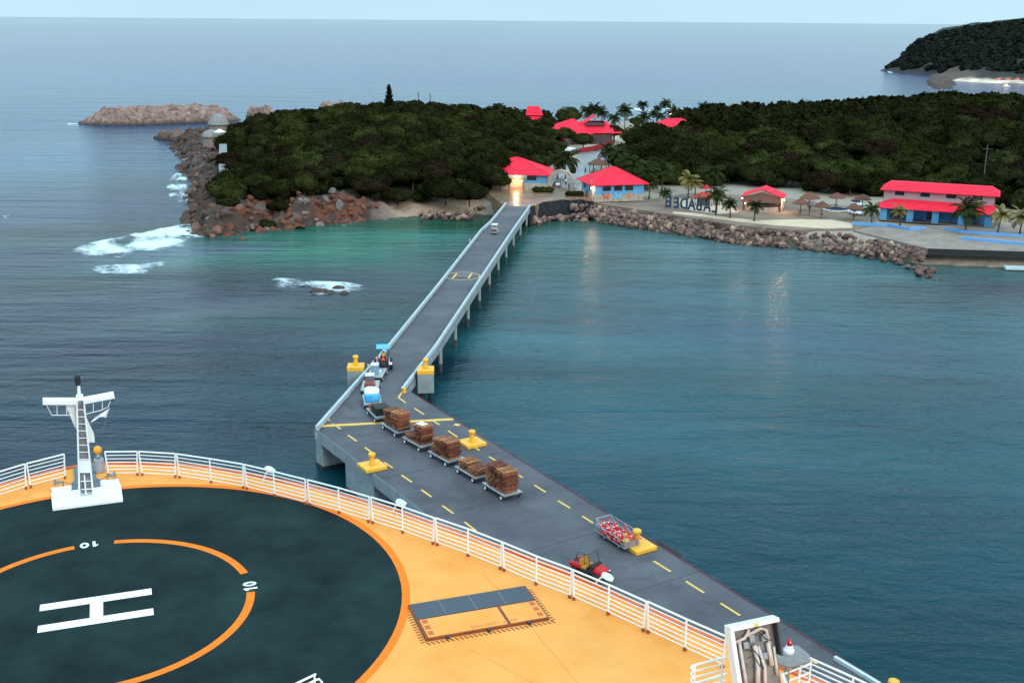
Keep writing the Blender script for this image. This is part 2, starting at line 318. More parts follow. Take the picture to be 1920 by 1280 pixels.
def terrain():
    xs = np.r_[np.arange(-140, -20, .9), np.arange(-20, 336, 2.)]; ys = np.r_[np.arange(190, 300, 1.0), np.arange(300, 560, 1.8)]; X, Y = np.meshgrid(xs, ys); P = np.c_[X.ravel(), Y.ravel()]
    Z = ground_h(P); Z += np.array([.12*mn.noise(Vector((a*.3, b*.3, 0))) for a, b in P])*(Z > 3.3)
    d = sdist(P, LAND); dl = sdist(P, HILLL); dr = sdist(P, HILLR)
    C = np.tile(np.array([.30, .245, .19]), (len(P), 1))
    def blend(col, w_): C[:] = C*(1-w_[:, None])+np.array(col)*w_[:, None]
    west = ss(-20, -34, P[:, 0])
    nn = np.array([mn.fractal(Vector((a*.09, b*.09, 1)), .5, 2, 4) for a, b in P])
    blend((.045, .026, .019), west*(dl < 10))
    blend((.12, .035, .018), west*ss(-62, -50, P[:, 0])*ss(.0, .3, nn)*(dl < 8))
    blend((.10, .075, .066), west*ss(.15, .4, -nn)*(dl < 12))
    blend((.03, .022, .018), west*ss(1.2, -.2, Z))
    blend((.4, .26, .17), (1-west)*(P[:, 0] < -6)*(P[:, 1] < 275))
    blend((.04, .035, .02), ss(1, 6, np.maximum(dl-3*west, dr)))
    nx, ny = len(xs), len(ys); idx = np.arange(nx*ny).reshape(ny, nx)
    F = np.c_[idx[:-1, :-1].ravel(), idx[:-1, 1:].ravel(), idx[1:, 1:].ravel(), idx[1:, :-1].ravel()]
    keep = d[F].max(1) > -6; F = F[keep]
    me = bpy.data.meshes.new('ground'); me.from_pydata(np.c_[P, Z].tolist(), [], F.tolist())
    ca = me.color_attributes.new('Col', 'FLOAT_COLOR', 'POINT'); ca.data.foreach_set('color', np.c_[C, np.ones(len(C))].astype('f').ravel())
    me.materials.append(mat('ground_cover', (.75, .75, .75), .92, 0, .8, .25, 1.2, col2=(1.25, 1.22, 1.2), attr='Col'))
    me.polygons.foreach_set('use_smooth', [True]*len(me.polygons))
    o = bpy.data.objects.new('ground', me); COL.objects.link(o); tag(o, 'low shore ground of earth, sand and brown rock', None, None, 'structure')
terrain()
_hc = {}
def gh(x, y):
    k = (round(x, 2), round(y, 2))
    if k not in _hc: _hc[k] = float(ground_h([(x, y)])[0])
    return _hc[k]
def heightfield(name, x0, x1, y0, y1, st, fn, m, label, kind='structure', cat=None):
    xs = np.arange(x0, x1, st); ys = np.arange(y0, y1, st); nx, ny = len(xs), len(ys)
    V = []; 
    for b in ys:
        for a in xs: V.append((a, b, fn(a, b)))
    Z = np.array(V)[:, 2]; idx = np.arange(nx*ny).reshape(ny, nx)
    F = np.c_[idx[:-1, :-1].ravel(), idx[:-1, 1:].ravel(), idx[1:, 1:].ravel(), idx[1:, :-1].ravel()]
    F = F[Z[F].max(1) > -1.5]
    me = bpy.data.meshes.new(name); me.from_pydata(V, [], F.tolist()); me.materials.append(m); me.update()
    o = bpy.data.objects.new(name, me); COL.objects.link(o); tag(o, label, cat, None, kind); return o
ROCK = mat('brown_rock', (.05, .026, .018), .9, .4, .5, .3, 1.5, col2=(.22, .13, .10), coord='Object')
ROCKP = mat('pale_rock', (.085, .045, .035), .9, .4, .55, .6, 1.2, col2=(.42, .27, .22), coord='Object')
ROCKR = mat('red_rock', (.12, .035, .02), .9, .4, .6, .2, 1.5, col2=(.42, .13, .07), coord='Object')
ROCKG = mat('grey_pink_boulder', (.085, .04, .028), .9, .3, 1.3, .1, 3, col2=(.40, .25, .195), obj_var=.6)
ROCKD = mat('dark_rock', (.035, .022, .018), .9, .4, .6, .2, 1.5, col2=(.10, .06, .045))
def wetband(m, z0=.2, z1=2.2, k=.22):
    t = m.node_tree; n = t.nodes; l = t.links; b = n['Principled BSDF']; src = b.inputs['Base Color'].links[0].from_socket
    g_ = n.new("ShaderNodeNewGeometry"); s_ = n.new("ShaderNodeSeparateXYZ"); l.new(g_.outputs['Position'], s_.inputs[0])
    r_ = n.new("ShaderNodeMapRange"); r_.inputs['From Min'].default_value = z0; r_.inputs['From Max'].default_value = z1; r_.inputs['To Min'].default_value = k; r_.inputs['To Max'].default_value = 1; l.new(s_.outputs[2], r_.inputs[0])
    v_ = n.new("ShaderNodeVectorMath"); v_.operation = 'SCALE'; l.new(src, v_.inputs[0]); l.new(r_.outputs[0], v_.inputs['Scale']); l.new(v_.outputs[0], b.inputs['Base Color'])
wetband(ROCKP); wetband(ROCK); wetband(ROCKG, 0, .9, .35)
def isl(cx, cy, rx, ry, ang, H_, s=.1, seed=0, p=2.4):
    ca, sa = math.cos(ang), math.sin(ang)
    def fn(a, b):
        u = ((a-cx)*ca+(b-cy)*sa)/rx; v = (-(a-cx)*sa+(b-cy)*ca)/ry
        r = (abs(u)**p+abs(v)**p)**(1/p); r += .16*mn.fractal(Vector((a*s*.6, b*s*.6, seed)), .6, 2, 4)
        if r > 1.35: return -3
        e = 1-ss(.62, 1.1, r)
        return -2+(H_+2)*e*(.85+.28*mn.fractal(Vector((a*s, b*s, seed+5)), .6, 2, 5))+.55*mn.fractal(Vector((a*s*4, b*s*4, seed+9)), .8, 2, 4)*e
    return fn
f1 = isl(-153, 500, 35, 12, .42, 7.6, .12, 1)
heightfield('rock_island', -200, -92, 466, 545, 1.1, f1, ROCKP, 'long bare pale brown rock islet off the left headland')
for i, (a, b, rx_, ry_, hh) in enumerate([(-118, 532, 7, 5, 5.5), (-88, 560, 9, 6, 5.8)]):
    heightfield('rock_outcrop', a-14, a+14, b-10, b+10, 1.1, isl(a, b, rx_, ry_, .2, hh, .15, 20+i), ROCKP, ['small bare rock just right of the long rock islet', 'rounded bare rock top behind the wooded headland'][i])
heightfield('rocky_point', -146, -104, 404, 444, 1.0, isl(-124, 423, 14, 5, 2.5, 3.6, .2, 31), ROCK, 'brown rock spur running out from the left cliff')
# far headland
FH = arr((352, 1115), (358, 1060), (366, 1022), (356, 960), (352, 930), (368, 900), (394, 890), (470, 872), (720, 860), (900, 900), (900, 1600), (560, 1500), (430, 1280), (372, 1160))
PX_ = [350, 363, 390, 410, 437, 458, 478, 560, 700, 900]; PZ_ = [1.5, 4, 10, 18, 25, 31, 35, 47, 62, 70]
def fhf(P):
    P = np.asarray(P, float); d = sdist(P, FH); top = np.interp(P[:, 0], PX_, PZ_)
    near = ss(890, 1010, P[:, 1]); g = ss(0, 22, d)*(.12+.88*near)
    return np.where(d < 0, np.maximum(-3, d*.4), 0)+top*g+1.5*ss(0, 3, d)
def far_head():
    xs = np.arange(330, 720, 7.); ys = np.arange(850, 1350, 7.); X, Y = np.meshgrid(xs, ys); P = np.c_[X.ravel(), Y.ravel()]; Z = fhf(P)
    Z += np.array([2.2*mn.fractal(Vector((a*.03, b*.03, 4)), .6, 2, 4) for a, b in P])*(Z > 3)
    d = sdist(P, FH); C = np.tile(np.array([.012, .013, .01]), (len(P), 1))
    rk = (ss(40, 0, d)*ss(980, 1010, P[:, 1])*(P[:, 0] < 420))[:, None]; C = C*(1-rk)+np.array([.022, .018, .018])*rk
    bch = (ss(16, 4, d)*(P[:, 1] < 985))[:, None]; C = C*(1-bch)+np.array([.72, .55, .42])*bch
    sc = ((Z < 14)*ss(30, 12, d)*(P[:, 1] < 1015)*(P[:, 1] > 930)*(P[:, 0] < 420))[:, None]; C = C*(1-sc)+np.array([.10, .06, .045])*sc
    nx, ny = len(xs), len(ys); idx = np.arange(nx*ny).reshape(ny, nx)
    F = np.c_[idx[:-1, :-1].ravel(), idx[:-1, 1:].ravel(), idx[1:, 1:].ravel(), idx[1:, :-1].ravel()]; F = F[d[F].max(1) > -6]
    me = bpy.data.meshes.new('hill'); me.from_pydata(np.c_[P, Z].tolist(), [], F.tolist())
    ca = me.color_attributes.new('Col', 'FLOAT_COLOR', 'POINT'); ca.data.foreach_set('color', np.c_[C, np.ones(len(C))].astype('f').ravel())
    me.materials.append(mat('far_ground', (.7, .7, .7), .95, 0, .1, .5, .3, col2=(1.3, 1.3, 1.3), attr='Col')); me.polygons.foreach_set('use_smooth', [True]*len(me.polygons))
    o = bpy.data.objects.new('hill', me); COL.objects.link(o); tag(o, 'distant hilly headland with a pale beach at its foot', None, None, 'structure')
far_head()
heightfield('reef', 280, 385, 780, 1010, 2.4, isl(330, 893, 100, 11, 1.23, 3.0, .1, 44), ROCKD, 'low dark reef in the water before the far beach')
# ---------------------------------------------------------------- foam
def foam_mat():
    m = bpy.data.materials.new('foam'); m.use_nodes = True; t = m.node_tree; n = t.nodes; l = t.links; b = n['Principled BSDF']
    b.inputs['Base Color'].default_value = (.62, .72, .75, 1); b.inputs['Roughness'].default_value = .8
    at = n.new("ShaderNodeAttribute"); at.attribute_name = 'Col'; tcn = n.new("ShaderNodeTexCoord")
    mp = n.new("ShaderNodeMapping"); mp.inputs['Scale'].default_value = (.6, 1.0, 1); mp.inputs['Rotation'].default_value[2] = R(-20)
    q = n.new("ShaderNodeTexNoise"); q.inputs['Scale'].default_value = 1.5; q.inputs['Detail'].default_value = 12; q.inputs['Roughness'].default_value = .8; q.inputs['Distortion'].default_value = .7
    l.new(tcn.outputs['Object'], mp.inputs[0]); l.new(mp.outputs[0], q.inputs[0])
    a = n.new("ShaderNodeMath"); a.operation = 'ADD'; l.new(at.outputs['Fac'], a.inputs[0]); l.new(q.outputs['Fac'], a.inputs[1])
    mr = n.new("ShaderNodeMapRange"); mr.inputs['From Min'].default_value = .95; mr.inputs['From Max'].default_value = 1.22; l.new(a.outputs[0], mr.inputs[0])
    l.new(mr.outputs[0], b.inputs['Alpha']); return m
FOAM = foam_mat()
def foam(top, bot, label, dens=.75, rise=.35, nu=60, nv=14, z0=.05):
    def samp(L, t):
        L = np.array(L, float); s = np.r_[0, np.cumsum(np.hypot(*np.diff(L, axis=0).T))]; s /= s[-1]
        return np.interp(t, s, L[:, 0]), np.interp(t, s, L[:, 1])
    V = []; A = []
    for i in range(nu+1):
        u = i/nu; a = samp(top, u); b = samp(bot, u)
        for j in range(nv+1):
            v = j/nv; p = px(a[0]+(b[0]-a[0])*v, a[1]+(b[1]-a[1])*v, 0)
            e = min(1, 5*u, 5*(1-u))*min(1, 9*v, 2.2*(1-v))*(1-.42*v); z = z0+rise*math.exp(-((v-.18)/.16)**2)*min(1, 4*u, 4*(1-u))*(1+.4*nz(p.x, p.y, 2, .3))
            V.append((p.x, p.y, z)); A.append(dens*e**.6*(.82+.5*nz(p.x, p.y, 8, .12)) if e > 0 else 0)
    F = [(i*(nv+1)+j, i*(nv+1)+j+1, (i+1)*(nv+1)+j+1, (i+1)*(nv+1)+j) for i in range(nu) for j in range(nv)]
    me = bpy.data.meshes.new('breaking_wave'); me.from_pydata(V, [], F); me.materials.append(FOAM)
    ca = me.color_attributes.new('Col', 'FLOAT_COLOR', 'POINT'); ca.data.foreach_set('color', np.array([[a, a, a, 1] for a in A], 'f').ravel())
    o = bpy.data.objects.new('breaking_wave', me); COL.objects.link(o); tag(o, label, None, None, 'stuff')
foam([(110, 474), (180, 454), (260, 439), (330, 424), (372, 416), (420, 412)], [(140, 488), (230, 494), (300, 483), (360, 466), (400, 452), (440, 444)], 'largest white breaking wave rolling onto the left cliff foot', .94, .8, 90, 24)
foam([(140, 505), (200, 497), (260, 496), (346, 489)], [(160, 512), (210, 521), (280, 521), (338, 500)], 'smaller white breaking wave in front of the largest one', .72, .4)
foam([(478, 528), (520, 520), (590, 525), (650, 529), (712, 540)], [(490, 545), (560, 556), (600, 566), (640, 560), (712, 548)], 'white water breaking over the small reef rocks', .74, .25)
foam([(318, 330), (335, 322), (352, 318)], [(300, 360), (325, 372), (362, 378)], 'white water washing the middle of the left cliff', .85, .2)
foam([(318, 352), (335, 345), (358, 350)], [(298, 385), (330, 395), (366, 400)], 'thin foam below the left cliff', .68, .1)
foam([(318, 272), (335, 275), (362, 277)], [(315, 282), (335, 288), (360, 292)], 'small foam patch beside the rock spur', .55, .1)
foam([(0, 405), (20, 404), (40, 405)], [(0, 412), (20, 415), (42, 409)], 'small whitecap at the left edge of the picture', .75, .3, 20)
foam([(122, 233), (135, 231), (152, 233)], [(122, 238), (135, 239), (152, 238)], 'foam at the tip of the rock islet', .8, .2, 20)
foam([(1733, 150), (1738, 158), (1742, 168)], [(1748, 148), (1752, 158), (1752, 168)], 'white surf on the dark reef before the far beach', .72, .1, 20)
foam([(1662, 134), (1668, 133), (1675, 134)], [(1664, 138), (1669, 139), (1676, 138)], 'foam at the far headland tip', .9, .3, 12)
foam([(430, 436), (560, 424), (690, 416), (790, 412)], [(430, 441), (560, 430), (690, 421), (790, 417)], 'thin wash line along the brown rocks and small beach', .38, .05, 90, 8)
foam([(1000, 404), (1150, 411), (1260, 420), (1400, 441), (1600, 462), (1700, 486)], [(1000, 409), (1150, 416), (1260, 427), (1400, 448), (1600, 469), (1700, 494)], 'thin wash line along the boulder sea wall', .36, .05, 120, 8)
foam([(1130, 207), (1200, 203), (1300, 204), (1400, 201)], [(1130, 219), (1200, 218), (1300, 216), (1400, 210)], 'surf rolling onto the beach behind the palms', .78, .5, 80, 12)
foam([(1120, 220), (1200, 219), (1280, 218), (1330, 216)], [(1120, 226), (1200, 226), (1280, 224), (1330, 221)], 'second line of surf at the beach behind the palms', .72, .2, 60, 10)
foam([(740, 214), (790, 213), (850, 213)], [(740, 221), (790, 221), (850, 220)], 'surf seen past the bare poles', .8, .2, 30, 8)
foam([(780, 690), (783, 700), (800, 712)], [(788, 745), (800, 742), (815, 730)], 'ripples around the right mooring block', .3, .0, 20, 8)
for i, (a, b, s) in enumerate([(603, 547, 1.7), (591, 547, 1.1), (617, 549, 1.0), (636, 541, 1.1), (645, 550, .8)]):
    p = px(a, b, 0); mb = MB(); mb.ball((0, 0, 0), (s, s*.6, .55), 12, 8)
    mb.v = [tuple(Vector(v)*(1+.35*mn.fractal(Vector(v)*1.1+Vector((i*9, 0, 0)), .6, 2, 3))) for v in mb.v]
    o = mb.build('reef_rock', ROCKD); o.location = p
    tag(o, ['largest dark rock awash in the reef foam', 'dark rock awash left of the largest reef rock', 'dark rock awash right of the largest reef rock', 'dark rock awash at the far right of the reef foam', 'smallest dark rock at the near right edge of the reef foam'][i], 'rock', 'rocks awash on the small reef')
# ---------------------------------------------------------------- mooring platform
DZ = 4.0
PR = [px(*p, DZ) for p in [(772, 735.5), (850, 786), (1000, 878.3), (1135, 960), (1267.5, 1040), (1440, 1147.5), (1653, 1280)]]
dR = (PR[-1]-PR[0]).normalized(); PR[-1] = PR[0]+dR*(PR[-1]-PR[0]).length; PREND = PR[-1]+dR*50
pl0 = px(590, 802, DZ); pl1 = px(768, 939, DZ); dL = (pl1-pl0).normalized(); pn = Vector((dR.y, -dR.x, 0))  # outward normal on the right side
if pn.x < 0: pn = -pn
plat = thing('mooring_platform', 'long dark grey concrete pier deck running from the walkway bend along the ship', 'pier', (0, 0, 0))
poly = [pl0, pl0+dL*((pl1-pl0).length+85), PREND]+[PR[i] for i in (6, 0)]
poly = [(p.x, p.y) for p in poly]
MB().prism(poly, DZ-.35, DZ).build('deck', ASPH, plat)
# edge beams
def inset(p, q, off, z, w_, h, mb): mb.beam(Vector((p.x, p.y, z))+off, Vector((q.x, q.y, z))+off, w_, h); return mb
nl = Vector((-dL.y, dL.x, 0)); nl = nl if nl.x < 0 else -nl
inset(pl0, pl0+dL*100, -nl*.16, DZ-.62, .4, 1.23, MB()).build('edge_beam', CONC, plat, label='grey concrete edge beam on the ship side')
inset(PR[0], PREND, -pn*.21, DZ-.95, .4, 1.15, MB()).build('edge_beam', CONC, plat)
MB().beam(PR[0]+Vector((0, 0, .03))-pn*.02, PREND+Vector((0, 0, .03))-pn*.02, .06, .06).build('edge_strip', mat('dark_red_strip', (.16, .02, .04), .6), plat)
q0 = px(590, 802, DZ)
# support blocks: end pier under the corner and solid piers down to the water
def pier_block(s0, s1, dp=5.0):
    a = pl0+dL*s0-nl*.03; b = pl0+dL*s1-nl*.03; i = -nl*dp
    P = [a, b, b+i, a+i]; MB().prism([(p.x, p.y) for p in P], -3, DZ-.36).build('support_pier', CONC, plat, bevel=.05)
    MB().prism([(p.x-nl.x*.02+nl.x*.06, p.y+nl.y*.04) for p in P], -.3, .35).build('waterline_stain', mat('wet_algae', (.03, .02, .015), .8), plat)
pier_block(0, 1.7, 12); pier_block(7.4, 13.8); pier_block(22, 28); pier_block(37, 43); pier_block(52, 58)
for s in np.arange(8, 60, 9):
    a = PR[0]+dR*s-pn*.6
    MB().tube((a.x, a.y, -3), (a.x, a.y, DZ-.36), .45, n=14).build('pile', CONC, plat)
    a = a-pn*6; MB().tube((a.x, a.y, -3), (a.x, a.y, DZ-.36), .45, n=14).build('pile', CONC, plat)
for s in np.arange(6, 75, 9.5):
    a = pl0+dL*s; t_ = (PR[0]-pl0).dot(-nl); q = a-nl*.1; r_ = a-nl*(t_-.2)
    MB().beam(Vector((q.x, q.y, DZ)), Vector((r_.x, r_.y, DZ)), .05, .006).build('expansion_joint', mat('joint_dark', (.02, .02, .022), .9), plat)
def stripe(p, q, wd, name='lane_marking', z=DZ+.004, parent=plat, m=YLINE):
    a = px(*p, DZ); b = px(*q, DZ); d = (b-a).normalized(); s = Vector((-d.y, d.x, 0))*wd/2
    return MB().sheet([((a+s).x, (a+s).y), ((b+s).x, (b+s).y), ((b-s).x, (b-s).y), ((a-s).x, (a-s).y)], z).build(name, m, parent)
DASH = [((609, 781), (618.6, 788.4)), ((623, 794), (639, 804)), ((652, 815), (669, 826.7)), ((684, 838), (700, 850)), ((720, 866), (736.5, 876.7)), ((752.7, 890), (772.4, 903.5)), ((790, 917.5), (809, 931)), ((829, 947), (850, 962)), ((871, 978), (893, 995)),
 ((747, 745), (761, 755)), ((777, 765), (795, 776.5)), ((811.7, 788), (824, 796)), ((840, 807), (858, 819)), ((879, 831), (899, 844)), ((917, 855.6), (936, 867)), ((958, 881), (979.7, 894.7)), ((1002, 909), (1023, 922)), ((1046, 938), (1069, 952)),
 ((1092, 967), (1112, 980)), ((1136, 995), (1156, 1007)), ((1180, 1021), (1198, 1033)), ((1225.5, 1051), (1257.5, 1071)), ((1286, 1089), (1320, 1110.5)), ((1351, 1130), (1387.5, 1153)), ((1420, 1173), (1456, 1196)), ((1495, 1220), (1532, 1243))]
for p, q in DASH: stripe(p, q, .2)
stripe((591, 799), (850, 785.5), .62, z=DZ+.008, name='stop_line'); stripe((757.5, 729), (747, 745), .22, z=DZ+.008)
stripe((852, 795), (862, 797), .5)
# upturned kerb strip near the lower right edge
def bollard(name, xy, label, rz, slab=(2.3, 2.3), z=DZ, plate=True):
    t = thing(name, label, 'bollard', (xy[0], xy[1], z), rz, 'yellow mooring bollards on the pier'); slab = (slab[0]*.93, slab[1]*.93)
    if plate: MB().box((0, 0, .17), (slab[0], slab[1], .34)).build('base_slab', YEL, t, bevel=.05)
    MB().lathe([(.30, 0), (.26, .1), (.235, .25), (.235, .68), (.27, .8), (.34, .88), (.36, .96), (.33, 1.1), (.22, 1.15), (.06, 1.16)], (0, 0, .34 if plate else .0), 20).build('post', YEL, t, smooth=True)
    return t
brz = math.atan2(dR.y, dR.x)
A_ = px(693, 870, DZ+.4); bollard('mooring_bollard', A_-nl*.25, 'yellow bollard on a square yellow slab at the ship side pier edge', brz)
A_ = px(885, 825.5, DZ+.4); bollard('mooring_bollard', A_, 'yellow bollard on a square slab at the water edge beside the pallet carts', brz)
A_ = px(1187, 1017, DZ+.4); bollard('mooring_bollard', A_+pn*.35, 'yellow bollard on a square slab behind the cage trailer of cones', brz, (2.9, 2.2))
A_ = px(1673, 1303, DZ+.4); bollard('mooring_bollard', A_, 'yellow bollard cut off by the lower right edge of the picture', brz)
# rubber fender by the third bollard
a = px(1228, 1016, DZ); fe = MB(); fe.path([a+pn*.5+Vector((0, 0, -1.0))-dR*1.6, a+pn*.75+Vector((0, 0, -.6)), a+pn*.75+Vector((0, 0, -.7))+dR*1.8, a+pn*.3+Vector((0, 0, -1.6))+dR*2.6], .42, 12)
tag(fe.build('rubber_fender', BLACK, smooth=True), 'black rubber fender hanging off the pier edge beside the third yellow bollard', 'fender')
a = px(1192, 1026, DZ); ty = MB()
for k in range(16):
    t0, t1 = 2*math.pi*k/16, 2*math.pi*(k+1)/16; ty.tube((.3*math.cos(t0), .3*math.sin(t0), .13), (.3*math.cos(t1), .3*math.sin(t1), .13), .13, n=8, cap=False)
o = ty.build('tyre', BLACK, smooth=True); o.location = a+Vector((0, 0, 0)); tag(o, 'loose black tyre lying on the pier by the cage trailer', 'tyre')
# low kerb and white plate at lower right of the pier
kb = MB(); kb.beam(px(1565, 1232, DZ+.12), px(1650, 1283, DZ+.12), .25, .24); kb.build('kerb', CONCW, plat)
# ---------------------------------------------------------------- walkway (trestle)
TL = [(592, 797), (730, 642), (820, 532), (901, 429.5), (918.5, 414), (947, 380)]
TR = [(757, 727), (820, 645), (960, 434), (995, 384)]
PZ = DZ+.55
tl = [px(*p, PZ) for p in TL]; tr = [px(*p, PZ) for p in TR]
CONCP = mat('parapet_concrete', (.33, .39, .41), .85, .2, 1.2, .01, 12, col2=(.48, .55, .56))
walk = thing('pier_walkway', 'long narrow concrete causeway on piles from the platform to the shore gate', 'causeway')
dk = [(p.x, p.y) for p in tl]+[(p.x, p.y) for p in tr[::-1]]+[(PR[0].x+.05, PR[0].y)]
WR = ASPH
MB().prism(dk, DZ-.4, DZ-.002).build('deck', WR, walk)
bed = MB()
for L in (tl, tr):
    sgn = -1 if L is tl else 1
    w_ = MB(); w2 = MB()
    for i in range(len(L)-1):
        a, b = L[i], L[i+1]; d = (b-a).normalized(); nn_ = Vector((d.y, -d.x, 0))*sgn
        w_.beam(Vector((a.x, a.y, DZ+.22))-nn_*.14, Vector((b.x, b.y, DZ+.22))-nn_*.14, .24, .44)
        w_.beam(Vector((a.x, a.y, DZ+.50))-nn_*.15, Vector((b.x, b.y, DZ+.50))-nn_*.15, .32, .1)
        w2.beam(Vector((a.x, a.y, DZ-.55))-nn_*.05, Vector((b.x, b.y, DZ-.42))-nn_*.05, .3, .74)
    w_.build('parapet', CONCP, walk); w2.build('edge_beam', CONC, walk)
a = px(757, 727, PZ); MB().box((a.x+.05, a.y-.1, DZ+.30), (.36, .36, .6), R(30)).build('end_post', YEL, walk, bevel=.03)
def lerpL(L, s):
    for i in range(len(L)-1):
        e = (L[i+1]-L[i]).length
        if s <= e or i == len(L)-2: return L[i].lerp(L[i+1], s/e), (L[i+1]-L[i]).normalized()
        s -= e
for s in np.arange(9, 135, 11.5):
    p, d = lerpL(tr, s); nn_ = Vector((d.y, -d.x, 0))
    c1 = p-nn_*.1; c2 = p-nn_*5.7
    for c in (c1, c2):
        o_ = MB().tube((c.x, c.y, -3), (c.x, c.y, 1.2), .22, n=12).build('pile', mat('shaded_pile', (.06, .05, .045), .8), walk); MB().tube((c.x, c.y, 1.2), (c.x, c.y, DZ-.8), .24, n=12).build('pile_top', mat('white_pile', (.27, .30, .30), .7), o_)  # lower pile colour holds the shadow over the water; pale upper piece is added
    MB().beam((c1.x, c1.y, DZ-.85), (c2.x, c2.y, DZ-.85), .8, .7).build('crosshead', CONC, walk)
# circled letter on the walkway
c = px(867, 517.5, DZ); d = (lerpL(tr, 62)[1])
rg = MB()
for k in range(48):
    t0, t1 = 2*math.pi*k/48, 2*math.pi*(k+1)/48
    f = lambda r, t: (c.x+r*math.cos(t), c.y+r*math.sin(t))
    rg.sheet([f(2.75, t0), f(2.93, t0), f(2.93, t1), f(2.75, t1)], DZ+.003)
rg.build('ring_marking', YLINE, walk)
for (p, q) in [((848.5, 522), (856.5, 512.5)), ((878, 522), (884.5, 512.5))]: stripe(p, q, .3, 'letter_marking', DZ+.003, walk)
stripe((853, 517.3), (881, 517.3), .12, 'letter_marking', DZ+.006, walk)
# small reflector posts
for i, (p, s) in enumerate([((690.5, 697), 'beside the tractor'), ((881, 458), 'beside the golf cart')]):
    a = px(*p, DZ); t = MB().tube((0, 0, 0), (0, 0, 1.0), .06, n=8)
    o = t.build('marker_post', mat('marker_paint', (.8, .78, .3), .5)); o.location = a; tag(o, f'thin pale marker post at the left parapet {s}', 'post')
# mooring dolphins
def dolphin(xc, yc, wpx, label, bottom=-3):
    c = px(xc, yc, 5.04); wd = 1.9
    t = thing('mooring_block', label, 'mooring block', (c.x, c.y, 0), R(4), 'mooring blocks beside the causeway')
    MB().box((0, 0, 3.4), (wd, wd, 2.3)).build('block', CONC, t, bevel=.06)
    for sx in (-.5, .5):
        for sy in (-.5, .5): MB().tube((sx, sy, -3), (sx, sy, 2.25), .22, n=10).build('pile', BLACK, t)
    MB().box((0, 0, 4.79), (wd+.06, wd+.06, .5)).build('cap', YEL, t, bevel=.05)
    MB().lathe([(.30, 0), (.25, .2), (.24, .7), (.27, .82), (.35, .9), (.36, 1.0), (.3, 1.14), (.1, 1.18)], (0, .05, 5.04), 18).build('bollard_post', YEL, t, smooth=True)
dolphin(667, 684, 32, 'square concrete block with yellow cap and bollard left of the causeway')
dolphin(798, 690, 34, 'square concrete block with yellow cap and bollard right of the causeway')
# ---------------------------------------------------------------- carts and vehicles
WHL = mat('white_rim', (.8, .8, .8), .4, .05); PLATE = mat('cart_plate', (.45, .48, .5), .4, .15, 3, metal=.3)
def wheel(t, x, y, r, wd, rim=WHL, side=1, name='wheel', par=None):
    M = Matrix.Rotation(R(90), 3, 'X'); z = r
    w_ = MB().lathe([(r*.55, -wd/2), (r*.9, -wd/2), (r, -wd*.3), (r, wd*.3), (r*.9, wd/2), (r*.55, wd/2)], (x, y, z), 20, M).build(name, BLACK, t, smooth=False)
    MB().lathe([(r*.6, -wd/2-.012), (r*.6, wd/2+.012)], (x, y, z), 16, M).build('rim', rim, w_)
    return w_
def cart(pf, pr, side, label, ln=3.4, wd=1.9, lip=True):
    "pf, pr: wheel hubs seen at the front (tractor side) and rear; side +1 when the seen wheels are left of travel"
    a = px(*pf, DZ+.22); b = px(*pr, DZ+.22); d = Vector((a.x-b.x, a.y-b.y, 0)).normalized(); s = Vector((-d.y, d.x, 0))
    c = (a+b)/2-s*side*(wd/2-.05); c.z = DZ+.008
    t = thing('flatbed_cart', label, 'cart', c, math.atan2(d.y, d.x), 'flatbed carts in the tractor train')
    MB().box((0, 0, .52), (ln, wd, .09)).build('bed', PLATE, t, bevel=.015)
    for x in (-ln/2-.02, ln/2+.02): MB().box((x, 0, .55), (.05, wd+.06, .14)).build('end_rail', STEEL, t)
    wb = (a-b).length/2
    for x in (wb, -wb):
        for y in (wd/2-.05, -wd/2+.05): wheel(t, x, y, .24, .16)
        MB().box((x, 0, .34), (.1, wd-.3, .1)).build('axle', DARK, t)
    MB().beam((ln/2, 0, .42), (ln/2+.75, 0, .35), .07, .07).build('tow_bar', ORANGE, t)
    return t
C1 = cart((724, 698), (716.7, 711), -1, 'flatbed cart directly behind the tractor with a wrapped load')
C2 = cart((710.8, 722), (708.4, 733.8), -1, 'second flatbed cart with a grey bin and red crates')
C3 = cart((681, 748), (683.4, 762), 1, 'third flatbed cart under a blue and white tarpaulin bundle')
C4 = cart((690.5, 773.6), (704, 787.7), 1, 'fourth flatbed cart with a black covered load at the yellow line')
C5 = cart((719, 801), (741, 815.3), 1, 'fifth flatbed cart with high pallet stacks across the yellow line')
C6 = cart((760, 827.5), (786, 842.3), 1, 'sixth flatbed cart with pallets and a white board on top')
C7 = cart((808.6, 854.5), (836, 870), 1, 'seventh flatbed cart with two high stacks of brown pallets')
C8 = cart((859, 883.4), (886.7, 900), 1, 'eighth flatbed cart with only low pallet stacks')
C9 = cart((911, 914.7), (940.6, 933.4), 1, 'last flatbed cart of the train with the highest grey pallet stacks')
def world(t, x, y, z):
    a = t.rotation_euler.z; return Vector((t.location.x+x*math.cos(a)-y*math.sin(a), t.location.y+x*math.sin(a)+y*math.cos(a), t.location.z+z))
